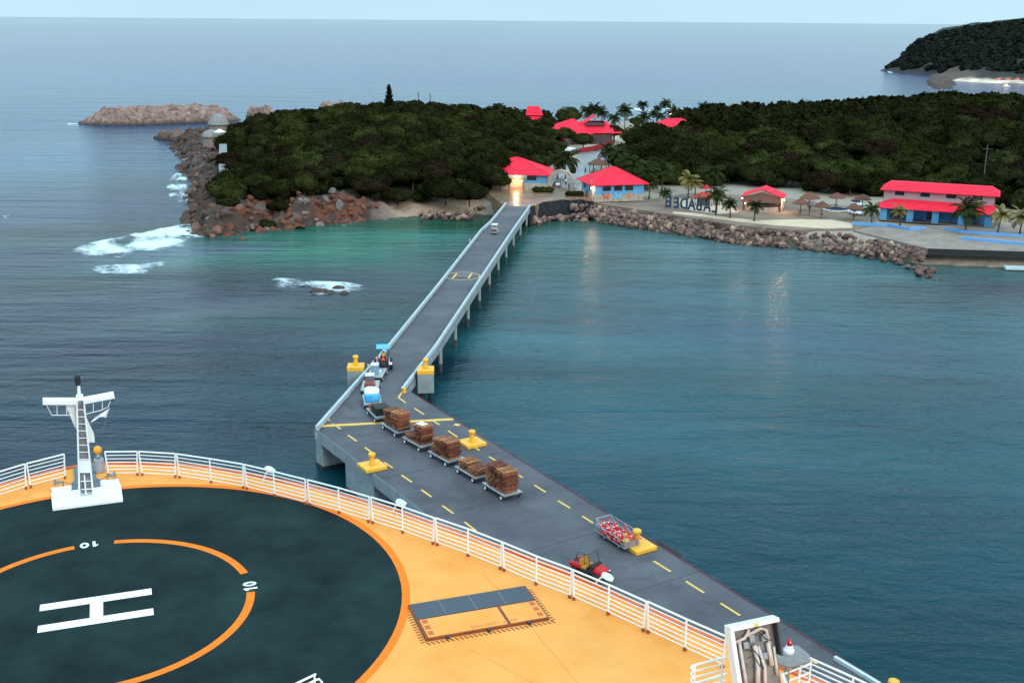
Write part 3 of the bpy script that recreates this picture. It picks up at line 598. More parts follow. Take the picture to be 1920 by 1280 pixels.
# pallets
def pallet_mesh(seed):
    r = random.Random(seed); b = MB()
    for k in range(6): b.box((r.uniform(-.03, .03), -.47+.188*k, .13+r.uniform(-.006, .006)), (1.16, .10, .022), r.uniform(-.03, .03))
    for k in (-.38, 0, .38):
        b.box((0, k, .07), (.98, .07, .096))
    for k in (-.45, 0, .45): b.box((r.uniform(-.02, .02), k, .011), (1.16, .1, .022))
    return b.mesh('pallet', WOODP)
PM = [pallet_mesh(i) for i in range(4)]
ORD = ['lowest', 'second from the bottom', 'third from the bottom', 'fourth from the bottom', 'fifth from the bottom', 'sixth from the bottom', 'seventh from the bottom', 'eighth from the bottom', 'ninth from the bottom', 'tenth from the bottom', 'eleventh from the bottom', 'twelfth from the bottom', 'thirteenth from the bottom']
def stack(t, x, n, cart_name, where, jit=.05, grey=False):
    rr = random.Random(hash(cart_name+where) % 1000 if False else len(cart_name)*7+n+int(x*10))
    for k in range(n):
        o = bpy.data.objects.new('pallet', PM[rr.randrange(4)]); COL.objects.link(o)
        o.location = world(t, x+rr.uniform(-jit, jit)*1.3, rr.uniform(-jit, jit)*1.6, .568+k*.197); o.scale = (1.35, 1.32, 1.35); o.rotation_euler = (rr.uniform(-.03, .03), rr.uniform(-.03, .03), t.rotation_euler.z+R(90)+rr.uniform(-.13, .13))
        pos = 'topmost' if k == n-1 else ORD[k]
        tag(o, f'wooden pallet, {pos} in the {where} stack on the {cart_name} cart', 'pallet', 'wooden pallets stacked on the carts')
stack(C5, .78, 8, 'fifth', 'front'); stack(C5, -.80, 9, 'fifth', 'rear', .07)
stack(C6, .95, 2, 'sixth', 'front'); stack(C6, -.62, 9, 'sixth', 'rear', .08)
stack(C7, .80, 7, 'seventh', 'front', .08); stack(C7, -.75, 9, 'seventh', 'rear', .06)
stack(C8, .75, 4, 'eighth', 'front'); stack(C8, -.85, 3, 'eighth', 'rear')
stack(C9, .80, 10, 'last', 'front', .03); stack(C9, -.78, 10, 'last', 'rear', .03)
stack(C4, .75, 3, 'fourth', 'front')
CLOTHW = mat('white_plastic', (.75, .78, .8), .5, .1, 4, .03, 5); CLOTHB = mat('blue_plastic', (.04, .35, .62), .45, .2, 4, .03, 5)
def lump(name, t, c, d, m, label, cat, seed=0, amp=.12):
    b = MB(); b.ball((0, 0, 0), (1, 1, 1), 20, 12)
    V = []
    for v in b.v:
        v = Vector(v); s = max(abs(v.x), abs(v.y), abs(v.z))**.93; v = v/s
        v = v*(1+amp*mn.fractal(v*1.5+Vector((seed, 0, 0)), .6, 2, 3)); V.append((v.x*d[0]/2, v.y*d[1]/2, v.z*d[2]/2+d[2]/2))
    b.v = V; o = b.build(name, m, smooth=True); o.location = world(t, *c); o.rotation_euler = (0, 0, t.rotation_euler.z); tag(o, label, cat); return o
lump('tarpaulin_bundle', C3, (.4, 0, .565), (1.9, 1.6, 1.05), CLOTHW, 'white plastic covered bundle on the third cart', 'tarpaulin', 3)
lump('tarpaulin_bundle', C3, (-.5, .02, .565), (1.1, 1.62, .8), CLOTHB, 'bright blue plastic bundle on the third cart', 'tarpaulin', 5)
o = MB().prism([(-.85, -.8), (.72, -.78), (.75, .78), (-.8, .8)], 0, .85).build('covered_load', mat('black_tarp', (.006, .006, .007), .6, .2), bevel=.07); o.location = world(C4, -.35, 0, .566); o.rotation_euler = (0, 0, C4.rotation_euler.z); tag(o, 'black tarpaulin covered load on the fourth cart', 'tarpaulin')
t = thing('plastic_crate', 'brown red crate at the rear of the second cart', 'crate', world(C2, -.75, 0, .566), C2.rotation_euler.z)
MB().box((0, 0, .3), (1.15, 1.15, .58)).build('body', mat('crate_red', (.22, .05, .035), .7, .2, 5), t, bevel=.03)
for y in (-.5, -.17, .17, .5): MB().box((0, y, .61), (1.18, .12, .03)).build('slat', WOODP, t)
t = thing('wrapped_bin', 'grey bin in clear wrap at the front of the second cart', 'bin', world(C2, .75, .1, .566), C2.rotation_euler.z)
MB().box((0, 0, .5), (.95, .95, 1.0)).build('body', mat('grey_bin', (.12, .12, .16), .5, .3, 4), t, bevel=.08)
MB().box((0, 0, 1.05), (1.02, 1.02, .1)).build('lid', CLOTHW, t, bevel=.03)
t = thing('wrapped_crate', 'tall white wrapped crate on the first cart', 'crate', world(C1, -.35, .1, .566), C1.rotation_euler.z)
MB().box((0, 0, .55), (.9, .8, 1.1)).build('body', mat('bluegrey_wrap', (.2, .3, .4), .4, .3, 4), t, bevel=.06); MB().box((0, 0, 1.14), (.98, .88, .1)).build('lid', CLOTHW, t, bevel=.03)
for sx in (-1, 1):
    MB().beam((sx*.5, -.45, 0), (sx*.42, -.38, 1.1), .05, .05).build('corner_post', STEEL, t)
MB().box((.75, -.1, .1), (.6, 1.0, .2)).build('base_tray', CLOTHW, t, bevel=.03)
o = MB().box((0, 0, .06), (.9, 1.1, .12)).build('flat_sheet', mat('teal_sheet', (.1, .25, .3), .5, .2), bevel=.02); o.location = world(C1, 1.0, 0, .566); o.rotation_euler = (0, 0, C1.rotation_euler.z); tag(o, 'dark teal board lying at the front of the first cart', 'board')
o = MB().box((0, 0, .04), (.9, .8, .06)).build('white_board', WHITE, bevel=.01); o.location = world(C6, -.4, 0, .566+.197*9+.01); o.rotation_euler = (R(3), 0, C6.rotation_euler.z+.2); tag(o, 'white board lying on top of the pallets of the sixth cart', 'board')
# ---- people
def person(name, label, loc, rz, joints, cols, scale=1., cat='person'):
    """joints: dict name->(x,y,z,r). one skinned body; clothing and hair as children"""
    j = joints; E = [('pel', 'sp'), ('sp', 'ch'), ('ch', 'nk'), ('nk', 'hd'), ('ch', 'lsh'), ('lsh', 'lel'), ('lel', 'lwr'), ('lwr', 'lha'), ('ch', 'rsh'), ('rsh', 'rel'), ('rel', 'rwr'), ('rwr', 'rha'), ('pel', 'lhp'), ('lhp', 'lkn'), ('lkn', 'lan'), ('lan', 'lto'), ('pel', 'rhp'), ('rhp', 'rkn'), ('rkn', 'ran'), ('ran', 'rto')]
    t = thing(name, label, cat, loc, rz); t.scale = (scale,)*3
    ks = list(j); me = bpy.data.meshes.new('body'); me.from_pydata([j[k][:3] for k in ks], [(ks.index(a), ks.index(b)) for a, b in E], [])
    o = bpy.data.objects.new('body', me); COL.objects.link(o); o.parent = t
    sk = o.modifiers.new('s', 'SKIN'); sv = me.skin_vertices[0].data
    for i, k in enumerate(ks): sv[i].radius = (j[k][3],)*2; sv[i].use_root = (k == 'pel')
    sb = o.modifiers.new('u', 'SUBSURF'); sb.levels = sb.render_levels = 1
    me.materials.append(cols['skin'])
    def shell(nm, pts, m, k=1.22):
        b = MB()
        for a, c in pts:
            A, B = Vector(j[a][:3]), Vector(j[c][:3]); b.path([A, A.lerp(B, .5), B], [j[a][3]*k, (j[a][3]+j[c][3])/2*k, j[c][3]*k], 10)
        return b.build(nm, m, t, smooth=True)
    shell('shirt', [('pel', 'sp'), ('sp', 'ch'), ('ch', 'lsh'), ('ch', 'rsh'), ('lsh', 'lel'), ('rsh', 'rel')], cols['shirt'])
    shell('trousers', [('pel', 'lhp'), ('pel', 'rhp'), ('lhp', 'lkn'), ('rhp', 'rkn'), ('lkn', 'lan'), ('rkn', 'ran')], cols['trousers'])
    h = j['hd']; MB().ball((h[0], h[1]-.01, h[2]+.03), (h[3]*1.12, h[3]*1.15, h[3]*1.1), 12, 8).build('hair', cols['hair'], t, smooth=True)
    b = MB().ball((h[0], h[1]+h[3]*1.05, h[2]-.01), .02, 6, 4); b.build('nose', cols['skin'], t)
    return t
STAND = dict(pel=(0, 0, .95, .13), sp=(0, 0, 1.12, .13), ch=(0, 0, 1.35, .15), nk=(0, 0, 1.5, .06), hd=(0, .02, 1.64, .1), lsh=(-.19, 0, 1.42, .07), lel=(-.26, .02, 1.13, .05), lwr=(-.25, .1, .88, .035), lha=(-.24, .13, .78, .035),
 rsh=(.19, 0, 1.42, .07), rel=(.26, .0, 1.13, .05), rwr=(.26, .06, .87, .035), rha=(.26, .08, .77, .035), lhp=(-.1, 0, .9, .1), lkn=(-.1, .12, .5, .065), lan=(-.1, .05, .09, .045), lto=(-.1, .2, .04, .04), rhp=(.1, 0, .9, .1), rkn=(.1, -.02, .5, .065), ran=(.1, -.22, .11, .045), rto=(.1, -.08, .04, .04))
SIT = dict(pel=(0, 0, .12, .14), sp=(0, -.02, .3, .13), ch=(0, 0, .52, .15), nk=(0, .02, .67, .06), hd=(0, .04, .81, .1), lsh=(-.19, .02, .6, .07), lel=(-.26, .14, .36, .05), lwr=(-.14, .36, .38, .035), lha=(-.1, .44, .4, .035),
 rsh=(.19, .02, .6, .07), rel=(.26, .14, .36, .05), rwr=(.14, .36, .38, .035), rha=(.1, .44, .4, .035), lhp=(-.1, .04, .1, .1), lkn=(-.14, .45, .14, .07), lan=(-.14, .5, -.28, .045), lto=(-.14, .64, -.33, .04), rhp=(.1, .04, .1, .1), rkn=(.14, .45, .14, .07), ran=(.14, .5, -.28, .045), rto=(.14, .64, -.33, .04))
JEANS = mat('dark_cloth', (.02, .025, .04), .9); HAIR = mat('black_hair', (.008, .007, .006), .8)
# ---- tractor (local x forward)
ta = px(733, 684, DZ+.3); tb = px(737.5, 668, DZ+.3)
th_ = R(97)
tl_ = Vector((px(719, 692, DZ).x, px(719, 692, DZ).y, DZ+.008))
T = thing('farm_tractor', 'small blue and black tractor with a blue canopy towing the cart train', 'tractor', tl_, th_); T.scale = (1.16,)*3
MB().box((-.15, 0, .72), (.95, 1.0, .75)).build('rear_housing', BLACK, T, bevel=.08)
TB = mat('tractor_blue', (.05, .10, .28), .4, .1)
MB().box((1.35, 0, .95), (1.3, .55, .5)).build('bonnet', TB, T, bevel=.08)
MB().box((.45, 0, .75), (2.6, .5, .4)).build('chassis', DARK, T, bevel=.04)
MB().box((.0, 0, .95), (.5, .5, .35)).build('seat', BLACK, T, bevel=.06); MB().box((-.25, 0, 1.25), (.12, .5, .4)).build('seat_back', BLACK, T, bevel=.04)
for s in (-1, 1):
    f = MB(); P = [(-.55*math.cos(a)*1.12, 1.0*0+.5+.62*math.sin(a)) for a in np.linspace(.2, 2.6, 8)]
    for k in range(7): f.beam((P[k][0], s*.72, P[k][1]+.02), (P[k+1][0], s*.72, P[k+1][1]+.02), .34, .05)
    f.build('fender', mat('fender_white', (.55, .6, .62), .4), T)
    wheel(T, 0, s*.78, .6, .34, mat('rim_grey', (.45, .4, .4), .5), name='rear_wheel'); wheel(T, 1.65, s*.68, .36, .22, WHL, name='front_wheel')
    MB().beam((-.4, s*.55, .9), (-.4, s*.52, 2.3), .07, .07).build('canopy_post', DARK, T); MB().beam((.75, s*.5, 1.1), (.7, s*.52, 2.3), .05, .05).build('canopy_post', DARK, T)
    MB().ball((-.52, s*.68, 1.35), (.06, .1, .1), 10, 6).build('tail_light', mat('tail_lamp', (.7, .02, .03), .3, emit=(1, .05, .08), es=2.2), T) if s == 1 else None
MB().box((.15, 0, 2.36), (1.6, 1.35, .1)).build('canopy', mat('canopy_blue', (.08, .42, .78), .5, .08), T, bevel=.05)
tri = MB().add([(-.5, -.28, 1.02), (-.5, .28, 1.02), (-.5, 0, 1.5), (-.47, -.28, 1.02), (-.47, .28, 1.02), (-.47, 0, 1.5)], [(0, 2, 1), (3, 4, 5), (0, 1, 4, 3), (1, 2, 5, 4), (2, 0, 3, 5)])
tri.build('warning_triangle', mat('warn_red', (.9, .06, .01), .4, emit=(1, .1, .02), es=.25), T)
MB().path([(.62, 0, 1.1), (.5, 0, 1.45)], .025).build('steering_column', DARK, T)
person('person', 'person in a yellow shirt driving the blue canopy tractor', world(T, .0, 0, 1.31), th_-R(90), SIT, dict(skin=SKIN, shirt=HIVIS, trousers=JEANS, hair=HAIR))
# ---- utility vehicle
ua = px(1106, 1079, DZ); U = thing('utility_vehicle', 'red and black open utility vehicle with roll cage and yellow seats on the pier', 'utility vehicle', (ua.x, ua.y, DZ+.008), R(-38))
MB().box((0, 0, .5), (2.7, 1.25, .22)).build('chassis', BLACK, U, bevel=.04)
hood = MB().prism([(0, 0), (0, 0)], 0, 0) if False else MB()
def slab(mb, secs):
    n = len(secs[0]); vs = [p for s in secs for p in s]; fs = []
    for i in range(len(secs)-1):
        for k in range(n): fs.append((i*n+k, i*n+(k+1) % n, (i+1)*n+(k+1) % n, (i+1)*n+k))
    fs.append(tuple(range(n-1, -1, -1))); fs.append(tuple((len(secs)-1)*n+k for k in range(n))); return mb.add(vs, fs)
def sec(x, w_, z0, z1, r=.6): return [(x, -w_, z0), (x, w_, z0), (x, w_, z0+(z1-z0)*r), (x, w_*.7, z1), (x, -w_*.7, z1), (x, -w_, z0+(z1-z0)*r)]
MB().box((.5, 0, 1.0), (.3, 1.2, .3)).build('dashboard', BLACK, U, bevel=.05)
MB().box((1.5, 0, .55), (.2, .9, .3)).build('bumper', BLACK, U, bevel=.05)
slab(MB(), [sec(.55, .55, .62, 1.04), sec(.85, .60, .6, 1.02), sec(1.25, .55, .58, .90), sec(1.48, .40, .58, .76)]).build('hood', RED, U, smooth=False, bevel=.05)
for s in (-1, 1):
    MB().beam((.45, s*.62, .55), (-.6, s*.62, .55), .1, .32).build('side_panel', BLACK, U, bevel=.03)
    slab(MB(), [sec(-1.45, .2, .72, 1.0), sec(-1.0, .24, .72, 1.06), sec(-.5, .2, .7, .98)]).build('rear_fender', RED, U, bevel=.04).location = (0, s*.5, 0)
    for x in (1.0, -.98): wheel(U, x, s*.66, .34, .26, mat('rim_dark', (.08, .08, .09), .4))
    MB().path([(.5, s*.62, .8), (.3, s*.58, 1.5), (.1, s*.55, 1.95), (-.75, s*.55, 1.95), (-1.0, s*.6, 1.0)], .03, 8).build('roll_bar', DARK, U)
    MB().ball((1.5, s*.36, .78), (.06, .09, .05), 10, 6).build('headlight', mat('lamp_glass', (.9, .9, .85), .1), U)
for x in (.1, -.3, -.75): MB().tube((x, -.55, 1.95), (x, .55, 1.95), .03).build('roll_bar', DARK, U)
MB().box((-.33, 0, 1.98), (.95, 1.16, .03)).build('roof_mesh', mat('roof_dark', (.05, .06, .07), .5), U)
for y in (-.3, .3):
    MB().box((-.3, y, .78), (.5, .5, .2)).build('seat', mat('seat_yellow', (.5, .24, .03), .7, .15), U, bevel=.05); MB().box((-.58, y, 1.12), (.16, .48, .55)).build('backrest', mat('seat_yellow', (.5, .24, .03)), U, bevel=.05)
MB().box((-1.15, 0, .78), (.7, .8, .3)).build('cargo_bed', BLACK, U, bevel=.04)
MB().path([(.3, .3, 1.0), (.12, .3, 1.15)], .025).build('steering_wheel', DARK, U)
# ---- cage trailer with cones
ca_ = px(1116, 1003, DZ); cb_ = px(1170, 1037, DZ); cd_ = (cb_-ca_).normalized(); cs_ = Vector((-cd_.y, cd_.x, 0))
cc_ = (ca_+cb_)/2+cs_*.75; CG = thing('cage_trailer', 'open steel cage trailer full of red traffic cones beside the yellow bollard', 'trailer', (cc_.x, cc_.y, DZ+.008), math.atan2(cd_.y, cd_.x))
CL = (cb_-ca_).length; LX = CL/2; WY = .72
MB().box((0, 0, .32), (CL, 1.44, .08)).build('floor', DARK, CG); MB().box((LX, 0, .62), (.05, 1.44, .55)).build('end_panel', GREY, CG)
for s in (-1, 1):
    for z in (.38, .95, 1.45): MB().tube((-LX, s*WY, z), (LX, s*WY, z), .02).build('rail', STEEL, CG)
    for k in range(5):
        x = -LX+CL*k/4; MB().tube((x, s*WY, .35), (x, s*WY, 1.45), .02).build('upright', STEEL, CG)
    for k in range(2): MB().tube((-LX+CL*k/2, s*WY, 1.45), (-LX+CL*(k+1)/2, s*WY, .38), .02).build('brace', STEEL, CG)
    for x in (-LX*.5, LX*.5): wheel(CG, x, s*.5, .16, .1)
for z in (.95, 1.45): MB().tube((-LX, -WY, z), (-LX, WY, z), .025).build('rail', STEEL, CG)
cm = MB().box((0, 0, .02), (.36, .36, .04)); cm.lathe([(.13, .04), (.03, .72), (.0, .72)], (0, 0, 0), 14)
CONEM = mat('cone_red', (.70, .012, .015), .5, .1); cone0 = None
rr = random.Random(5)
def traffic_cone(loc, rot, label):
    global cone0
    if cone0 is None:
        t = thing('traffic_cone', label, 'cone', loc, 0, 'traffic cones in the cage trailer'); MB().lathe([(.13, .04), (.1, .26)], (0, 0, 0), 14).build('cone_body', CONEM, t)
        cm.build('cone_shell', CONEM, t); MB().lathe([(.100, .36), (.084, .43)], (0, 0, 0), 14).build('white_band', WHITE, t); cone0 = t; t.rotation_euler = rot; return t
    t = dup(cone0, loc, 0, label); t.rotation_euler = rot; return t
for i in range(36):
    x = -LX+.35+(i % 12)*CL/12.6+rr.uniform(-.05, .05); y = -.45+(i//12)*.42+rr.uniform(-.06, .06); z = .36+(.34 if i % 3 == 0 else .1)
    lay = x > LX*.45
    traffic_cone(world(CG, x, y, z+(.16 if lay else 0)), (R(rr.uniform(-12, 12)) if not lay else R(70), R(rr.uniform(-12, 12)), rr.uniform(0, 6)), 'red traffic cone with a white band piled in the cage trailer')
for i, (x, y) in enumerate([(LX*.62, .1), (LX*.35, .35), (LX*.8, -.3)]):
    lump('sandbag', CG, (x, y, .36), (.55, .4, .55), mat('sack_yellow', (.6, .33, .06), .7, .2), ['yellow sack in the middle of the cage trailer end', 'yellow sack at the seaward side of the cage trailer', 'yellow sack against the end panel of the cage trailer'][i], 'sack', i)
lump('plastic_bag', CG, (LX*.25, -.3, .36), (.6, .45, .4), CLOTHW, 'grey white plastic bag at the near side of the cage trailer', 'bag', 12)
# ---- golf cart on the walkway
ga = px(927.5, 438, DZ); G = thing('golf_cart', 'small open golf cart with a roof driving on the causeway', 'golf cart', (ga.x, ga.y, DZ+.008), R(80))
MB().box((0, 0, .42), (2.2, 1.15, .25)).build('chassis', mat('cart_body', (.35, .3, .28), .5), G, bevel=.05); MB().box((-.75, 0, .72), (.7, 1.1, .4)).build('rear_body', mat('cart_maroon', (.12, .05, .05), .5), G, bevel=.06)
MB().box((.85, 0, .72), (.5, 1.05, .5)).build('front_cowl', mat('cart_body', (.35, .3, .28)), G, bevel=.08); MB().box((-.15, 0, .78), (.5, 1.0, .2)).build('seat', mat('seat_cream', (.5, .45, .4), .7), G, bevel=.04)
MB().box((-.4, 0, 1.1), (.12, 1.0, .4)).build('backrest', mat('seat_cream', (.5, .45, .4)), G, bevel=.04)
MB().box((-.1, 0, 1.86), (1.8, 1.2, .07)).build('roof', mat('cart_roof', (.7, .62, .64), .5), G, bevel=.03)
for s in (-1, 1):
    for x in (.65, -.9): MB().tube((x, s*.52, .9), (x*.95, s*.55, 1.84), .025).build('roof_post', STEEL, G)
    for x in (.75, -.75): wheel(G, x, s*.5, .23, .18)
# ---------------------------------------------------------------- ship
SC = Vector((-15.3, 37.3, 23.0)); Adir = Vector((-.365, .931, 0)).normalized(); Sdir = Vector((Adir.y, -Adir.x, 0))
SRZ = math.atan2(Sdir.y, Sdir.x)
ship = thing('cruise_ship', 'bow of a cruise ship with orange deck, helicopter pad and white railing in the foreground', 'ship', SC, SRZ)
def sl(p): d = Vector(p)-SC; return Vector((d.dot(Sdir), d.dot(Adir), d.z))
def spx(x, y, z=23.0): return sl(px(x, y, z))
edge = [(0, 14.75), (1.2, 14.6)]+[tuple(sl(px(*p, 23))[:2]) for p in [(250, 869), (325, 871), (387, 877), (475, 891), (600, 918), (750, 961), (870, 1003.7), (960, 1035), (1065, 1075), (1205, 1139), (1355, 1206)]]+[(22.6, -14.5), (25, -22), (26, -36), (26, -60)]
outl = edge+[(-a, b) for a, b in edge[:0:-1]]
MB().prism(outl, -.35, 0).build('deck', PEACH, ship)
hl = MB(); n_ = len(outl); prof = [(-.36, 1, 0), (-6, .93, -2), (-16, .82, -6), (-26, .74, -9)]
vs = []
for z, k, dy in prof: vs += [(a*k, b+dy*(1 if b > -20 else 0), z) for a, b in outl]
fs = [(i*n_+k, i*n_+(k+1) % n_, (i+1)*n_+(k+1) % n_, (i+1)*n_+k) for i in range(3) for k in range(n_)]
hl.add(vs, fs).build('hull', WHITE, ship)
def strip(pts, off, w_, z0, z1, closed=False):
    b = MB()
    for i in range(len(pts)-1):
        a, c = Vector((*pts[i], 0)), Vector((*pts[i+1], 0)); d = (c-a).normalized(); n = Vector((-d.y, d.x, 0))*-1
        a2, c2 = a-n*off-d*.02, c-n*off+d*.02
        b.beam((a2.x, a2.y, (z0+z1)/2), (c2.x, c2.y, (z0+z1)/2), w_, z1-z0)
    return b
half = edge[:14]; both = [(-a, b) for a, b in half[:0:-1]]+half
strip(both, -.03, .16, -.4, .10).build('edge_coaming', mat('coaming_orange', (.62, .13, .03), .6), ship)
strip(both, -.28, .10, -.6, -.15).build('gutter_pipe', mat('gutter_blue', (.45, .5, .55), .5), ship)
def ring(r0, r1, z, a0=0, a1=360, n=96, cx=0, cy=0):
    b = MB(); 
    for k in range(n):
        t0 = R(a0+(a1-a0)*k/n); t1 = R(a0+(a1-a0)*(k+1)/n)
        b.add([(cx+r0*math.cos(t0), cy+r0*math.sin(t0), z), (cx+r1*math.cos(t0), cy+r1*math.sin(t0), z), (cx+r1*math.cos(t1), cy+r1*math.sin(t1), z), (cx+r0*math.cos(t1), cy+r0*math.sin(t1), z)], [(0, 1, 2, 3)])
    return b
PADM = mat('helipad_dark_paint', (.0035, .0085, .011), .85, .3, .28, .004, 12, col2=(.017, .037, .036), detail=12, spec=.1)
HC = Vector((0, -.0))
RO = 11.26
MB().sheet([(RO*math.cos(2*math.pi*k/160), RO*math.sin(2*math.pi*k/160)) for k in range(160)], .006).build('helipad', PADM, ship, label='dark blue-grey round helicopter landing pad')
ring(RO, RO+.30, .008).build('pad_border', ORANGE, ship)
for a0, a1 in ((8.5, 81), (97, 173), (187, 352)): ring(5.42, 5.73, .010, a0, a1).build('pad_ring', ORANGE, ship)
# the H
ang = math.atan2(1.33, 3.75)-SRZ
hb = MB(); Mh = Matrix.Rotation(ang, 3, 'Z'); hc = spx(181, 1143)
for y in (-.80, .80): hb.box((hc.x+(Mh@Vector((0, y, 0))).x, hc.y+(Mh@Vector((0, y, 0))).y, .0145), (3.95, .5, .003), M=Mh)
hb.box((hc.x, hc.y, .0145), (.46, 1.1, .003), M=Mh); hb.build('letter_marking', WHITE, ship, label='white letter H at the centre of the landing pad')
for (a, b), th in (((168, 1021), 0), ((469, 1099), -90)):
    c = spx(a, b); d = Vector((c.x, c.y)).normalized(); yaw = math.atan2(-d.x*-1, 1) if False else math.atan2(-d.y, -d.x)-math.pi/2
    M = Matrix.Translation((c.x, c.y, .016)) @ Matrix.Rotation(yaw, 4, 'Z')
    nb_ = MB()
    for k in range(20):
        a0, a1 = 2*math.pi*k/20, 2*math.pi*(k+1)/20; f_ = lambda r, s, a: tuple(M @ Vector((.2+r*math.cos(a), s*math.sin(a), 0))); nb_.add([f_(.07, .13, a0), f_(.18, .26, a0), f_(.18, .26, a1), f_(.07, .13, a1)], [(0, 1, 2, 3)])
    nb_.add([tuple(M @ Vector((x*.72, y*.72, 0))) for x, y in ((-.33, -.36), (-.17, -.36), (-.17, .36), (-.29, .36), (-.46, .22), (-.46, .08), (-.33, .15))], [(0, 1, 2, 6), (6, 2, 3), (6, 3, 4, 5)])
    nb_.build('number_marking', WHITE, ship, label='white number 10 on the pad ring')
# deck seams
for p, q in (((880, 1215), (1000, 1280)), ((560, 905), (600, 950)), ((905, 1075), (940, 1110)), ((1000, 1180), (1085, 1280))):
    a, b = spx(*p), spx(*q); MB().beam((a.x, a.y, .003), (b.x, b.y, .003), .02, .004).build('deck_seam', mat('seam', (.66, .24, .06), .7), ship)
# railing
FOOT = mat('rusty_foot', (.30, .06, .02), .8)
PH = 1.22
def section(pts, lab=None, n=6, h=PH, z=0):
    "pts: post feet in ship space; first and last carry double posts"
    ps = [Vector((p[0], p[1], z)) for p in pts]; e0 = (ps[0]-ps[1]).normalized()*.075; e1 = (ps[-1]-ps[-2]).normalized()*.075
    sh = lambda i, f: (e0 if i == 0 else e1 if i == len(ps)-1 else Vector())*f
    tr_ = MB().path([p+sh(i, 1)+Vector((0, 0, h)) for i, p in enumerate(ps)], .038, 8).build('railing_section', WHITE, ship, label=lab)
    for k in range(1, n+1): MB().path([p+sh(i, .12+.88*(k-1)/n)+Vector((0, 0, h*(.12+.88*(k-1)/n))) for i, p in enumerate(ps)], .021, 6).build('rail', WHITE, tr_)
    for i, p in enumerate(ps):
        MB().beam(p+Vector((0, 0, .02)), p+sh(i, 1)+Vector((0, 0, h)), .055, .055).build('post', WHITE, tr_)
        MB().box(p+Vector((0, 0, .07)), (.1, .1, .14)).build('foot', FOOT, tr_)
    return tr_
secs = [[(204, 891.5), (258, 891)], [(267, 891), (329, 895)], [(337, 896), (396, 905), (456, 915.5)], [(463, 917), (515, 930), (572, 945)], [(581, 947), (636, 962), (691, 979)], [(699, 981), (755, 999), (812, 1020)],
 [(820, 1022), (877.5, 1042.5), (938, 1067)], [(945, 1070), (1005, 1096), (1068, 1120.5)], [(1076, 1124), (1140, 1152), (1206, 1183)], [(1215, 1186), (1284, 1219), (1354, 1251)]]
for s in secs: section([spx(*p) for p in s])
section([spx(*p) for p in [(122, 897), (58, 914)]]); section([spx(*p) for p in [(49, 916.5), (-15, 937), (-80, 962)]])
# lamps outboard
for i, (a, b) in enumerate([((492, 900), (506, 880)), ((736, 955), (752, 942)), ((1114, 1092), (1139, 1081))]):
    p = sl(px(*a, 23.1)); q = sl(px(*b, 23.75)); d = Vector((q.x, q.y, 0)).normalized()
    arm = MB().path([p+Vector((0, 0, -.1)), p.lerp(q, .5)+Vector((0, 0, .1)), q], .035, 8).build('deck_lamp', WHITE, ship, label=['white box lamp on an arm outside the railing, leftmost', 'white box lamp on an arm outside the railing, middle', 'white box lamp on an arm outside the railing in front of the utility vehicle'][i])
    MB().lathe([(.12, -.1), (.26, -.06), (.27, .06), (.14, .12)], q, 6, Matrix.Rotation(R(25), 3, 'Y')).build('lamp_head', mat('lamp_housing', (.66, .8, .78), .35), arm)
# hatch
h0, h1, h2, h3 = spx(765, 1138), spx(985, 1102), spx(1035, 1163), spx(800, 1205)
uu = (h1-h0).normalized(); vv = Vector((uu.y, -uu.x, 0)); LU = (h1-h0).length; LV = 2.55
Mh = Matrix((uu, -vv, (0, 0, 1))).transposed()
def hp(u, v, z=0): q = h0+uu*u+vv*v; return Vector((q.x, q.y, z))
hatch = MB().box(hp(LU/2, LV/2, .06), (LU, LV, .12), M=Mh).build('deck_hatch', mat('shaded_hatch_side', (.20, .045, .015), .6), ship, bevel=.02, label='raised rectangular deck hatch, half dark grille and half orange lid')  # shade on the hatch sides is put into this dark brown
MB().box(hp(LU/2, LV*.245, .125), (LU-.14, LV*.43, .02), M=Mh).build('grille', mat('grille_grey', (.035, .045, .065), .6, .3, 20, .01, 60, col2=(.07, .085, .11)), hatch)
MB().box(hp(LU*.34, LV*.74, .132), (LU*.66-.1, LV*.49, .04), M=Mh).build('lid', PEACH, hatch, bevel=.01); MB().box(hp(LU*.835, LV*.74, .132), (LU*.31-.04, LV*.49, .04), M=Mh).build('lid', PEACH, hatch, bevel=.01)
for u in (.25, .5, .75): MB().box(hp(LU*u, LV*.245, .137), (.015, LV*.42, .004), M=Mh).build('grille_joint', GREY, hatch)
DO = mat('stencil_orange', (.55, .11, .03), .7)
a_ = math.atan2(uu.y, uu.x)
text_mb('DO NOT STEP', .26, 0, Matrix.Translation(hp(LU*.56, LV*.93, .1555)) @ Matrix.Rotation(a_, 4, 'Z') @ Matrix.Diagonal((1.05, .9, 1, 1)), .0).build('stencil_lettering', DO, hatch)
for u in (.055, .945):
    b = MB()
    for k in range(3): b.box(hp(LU*u, LV*(.57+.16*k), .155), (.2, .26, .003), M=Mh)
    b.build('stencil_patch', DO, hatch)
hz = MB()
for k in range(28): q = hp(.05+k*LU*1.01/27, LV+.16, .005); hz.box(q, (.055, .2, .004), M=Mh @ Matrix.Rotation(R(28), 3, 'Z'))
for k in range(14):
    for u in (-.12, LU+.12): q = hp(u, .2+k*LV/14, .005); hz.box(q, (.16, .055, .004), M=Mh @ Matrix.Rotation(R(20), 3, 'Z'))
hz.build('hazard_stripe', mat('hazard_brown', (.22, .045, .02), .7), ship, label='dark hazard ticks painted round the hatch')
for u in (.17, .5, .83): MB().box(hp(LU*u, LV+.05, .07), (.12, .12, .12), M=Mh).build('latch', DARK, hatch, bevel=.02)
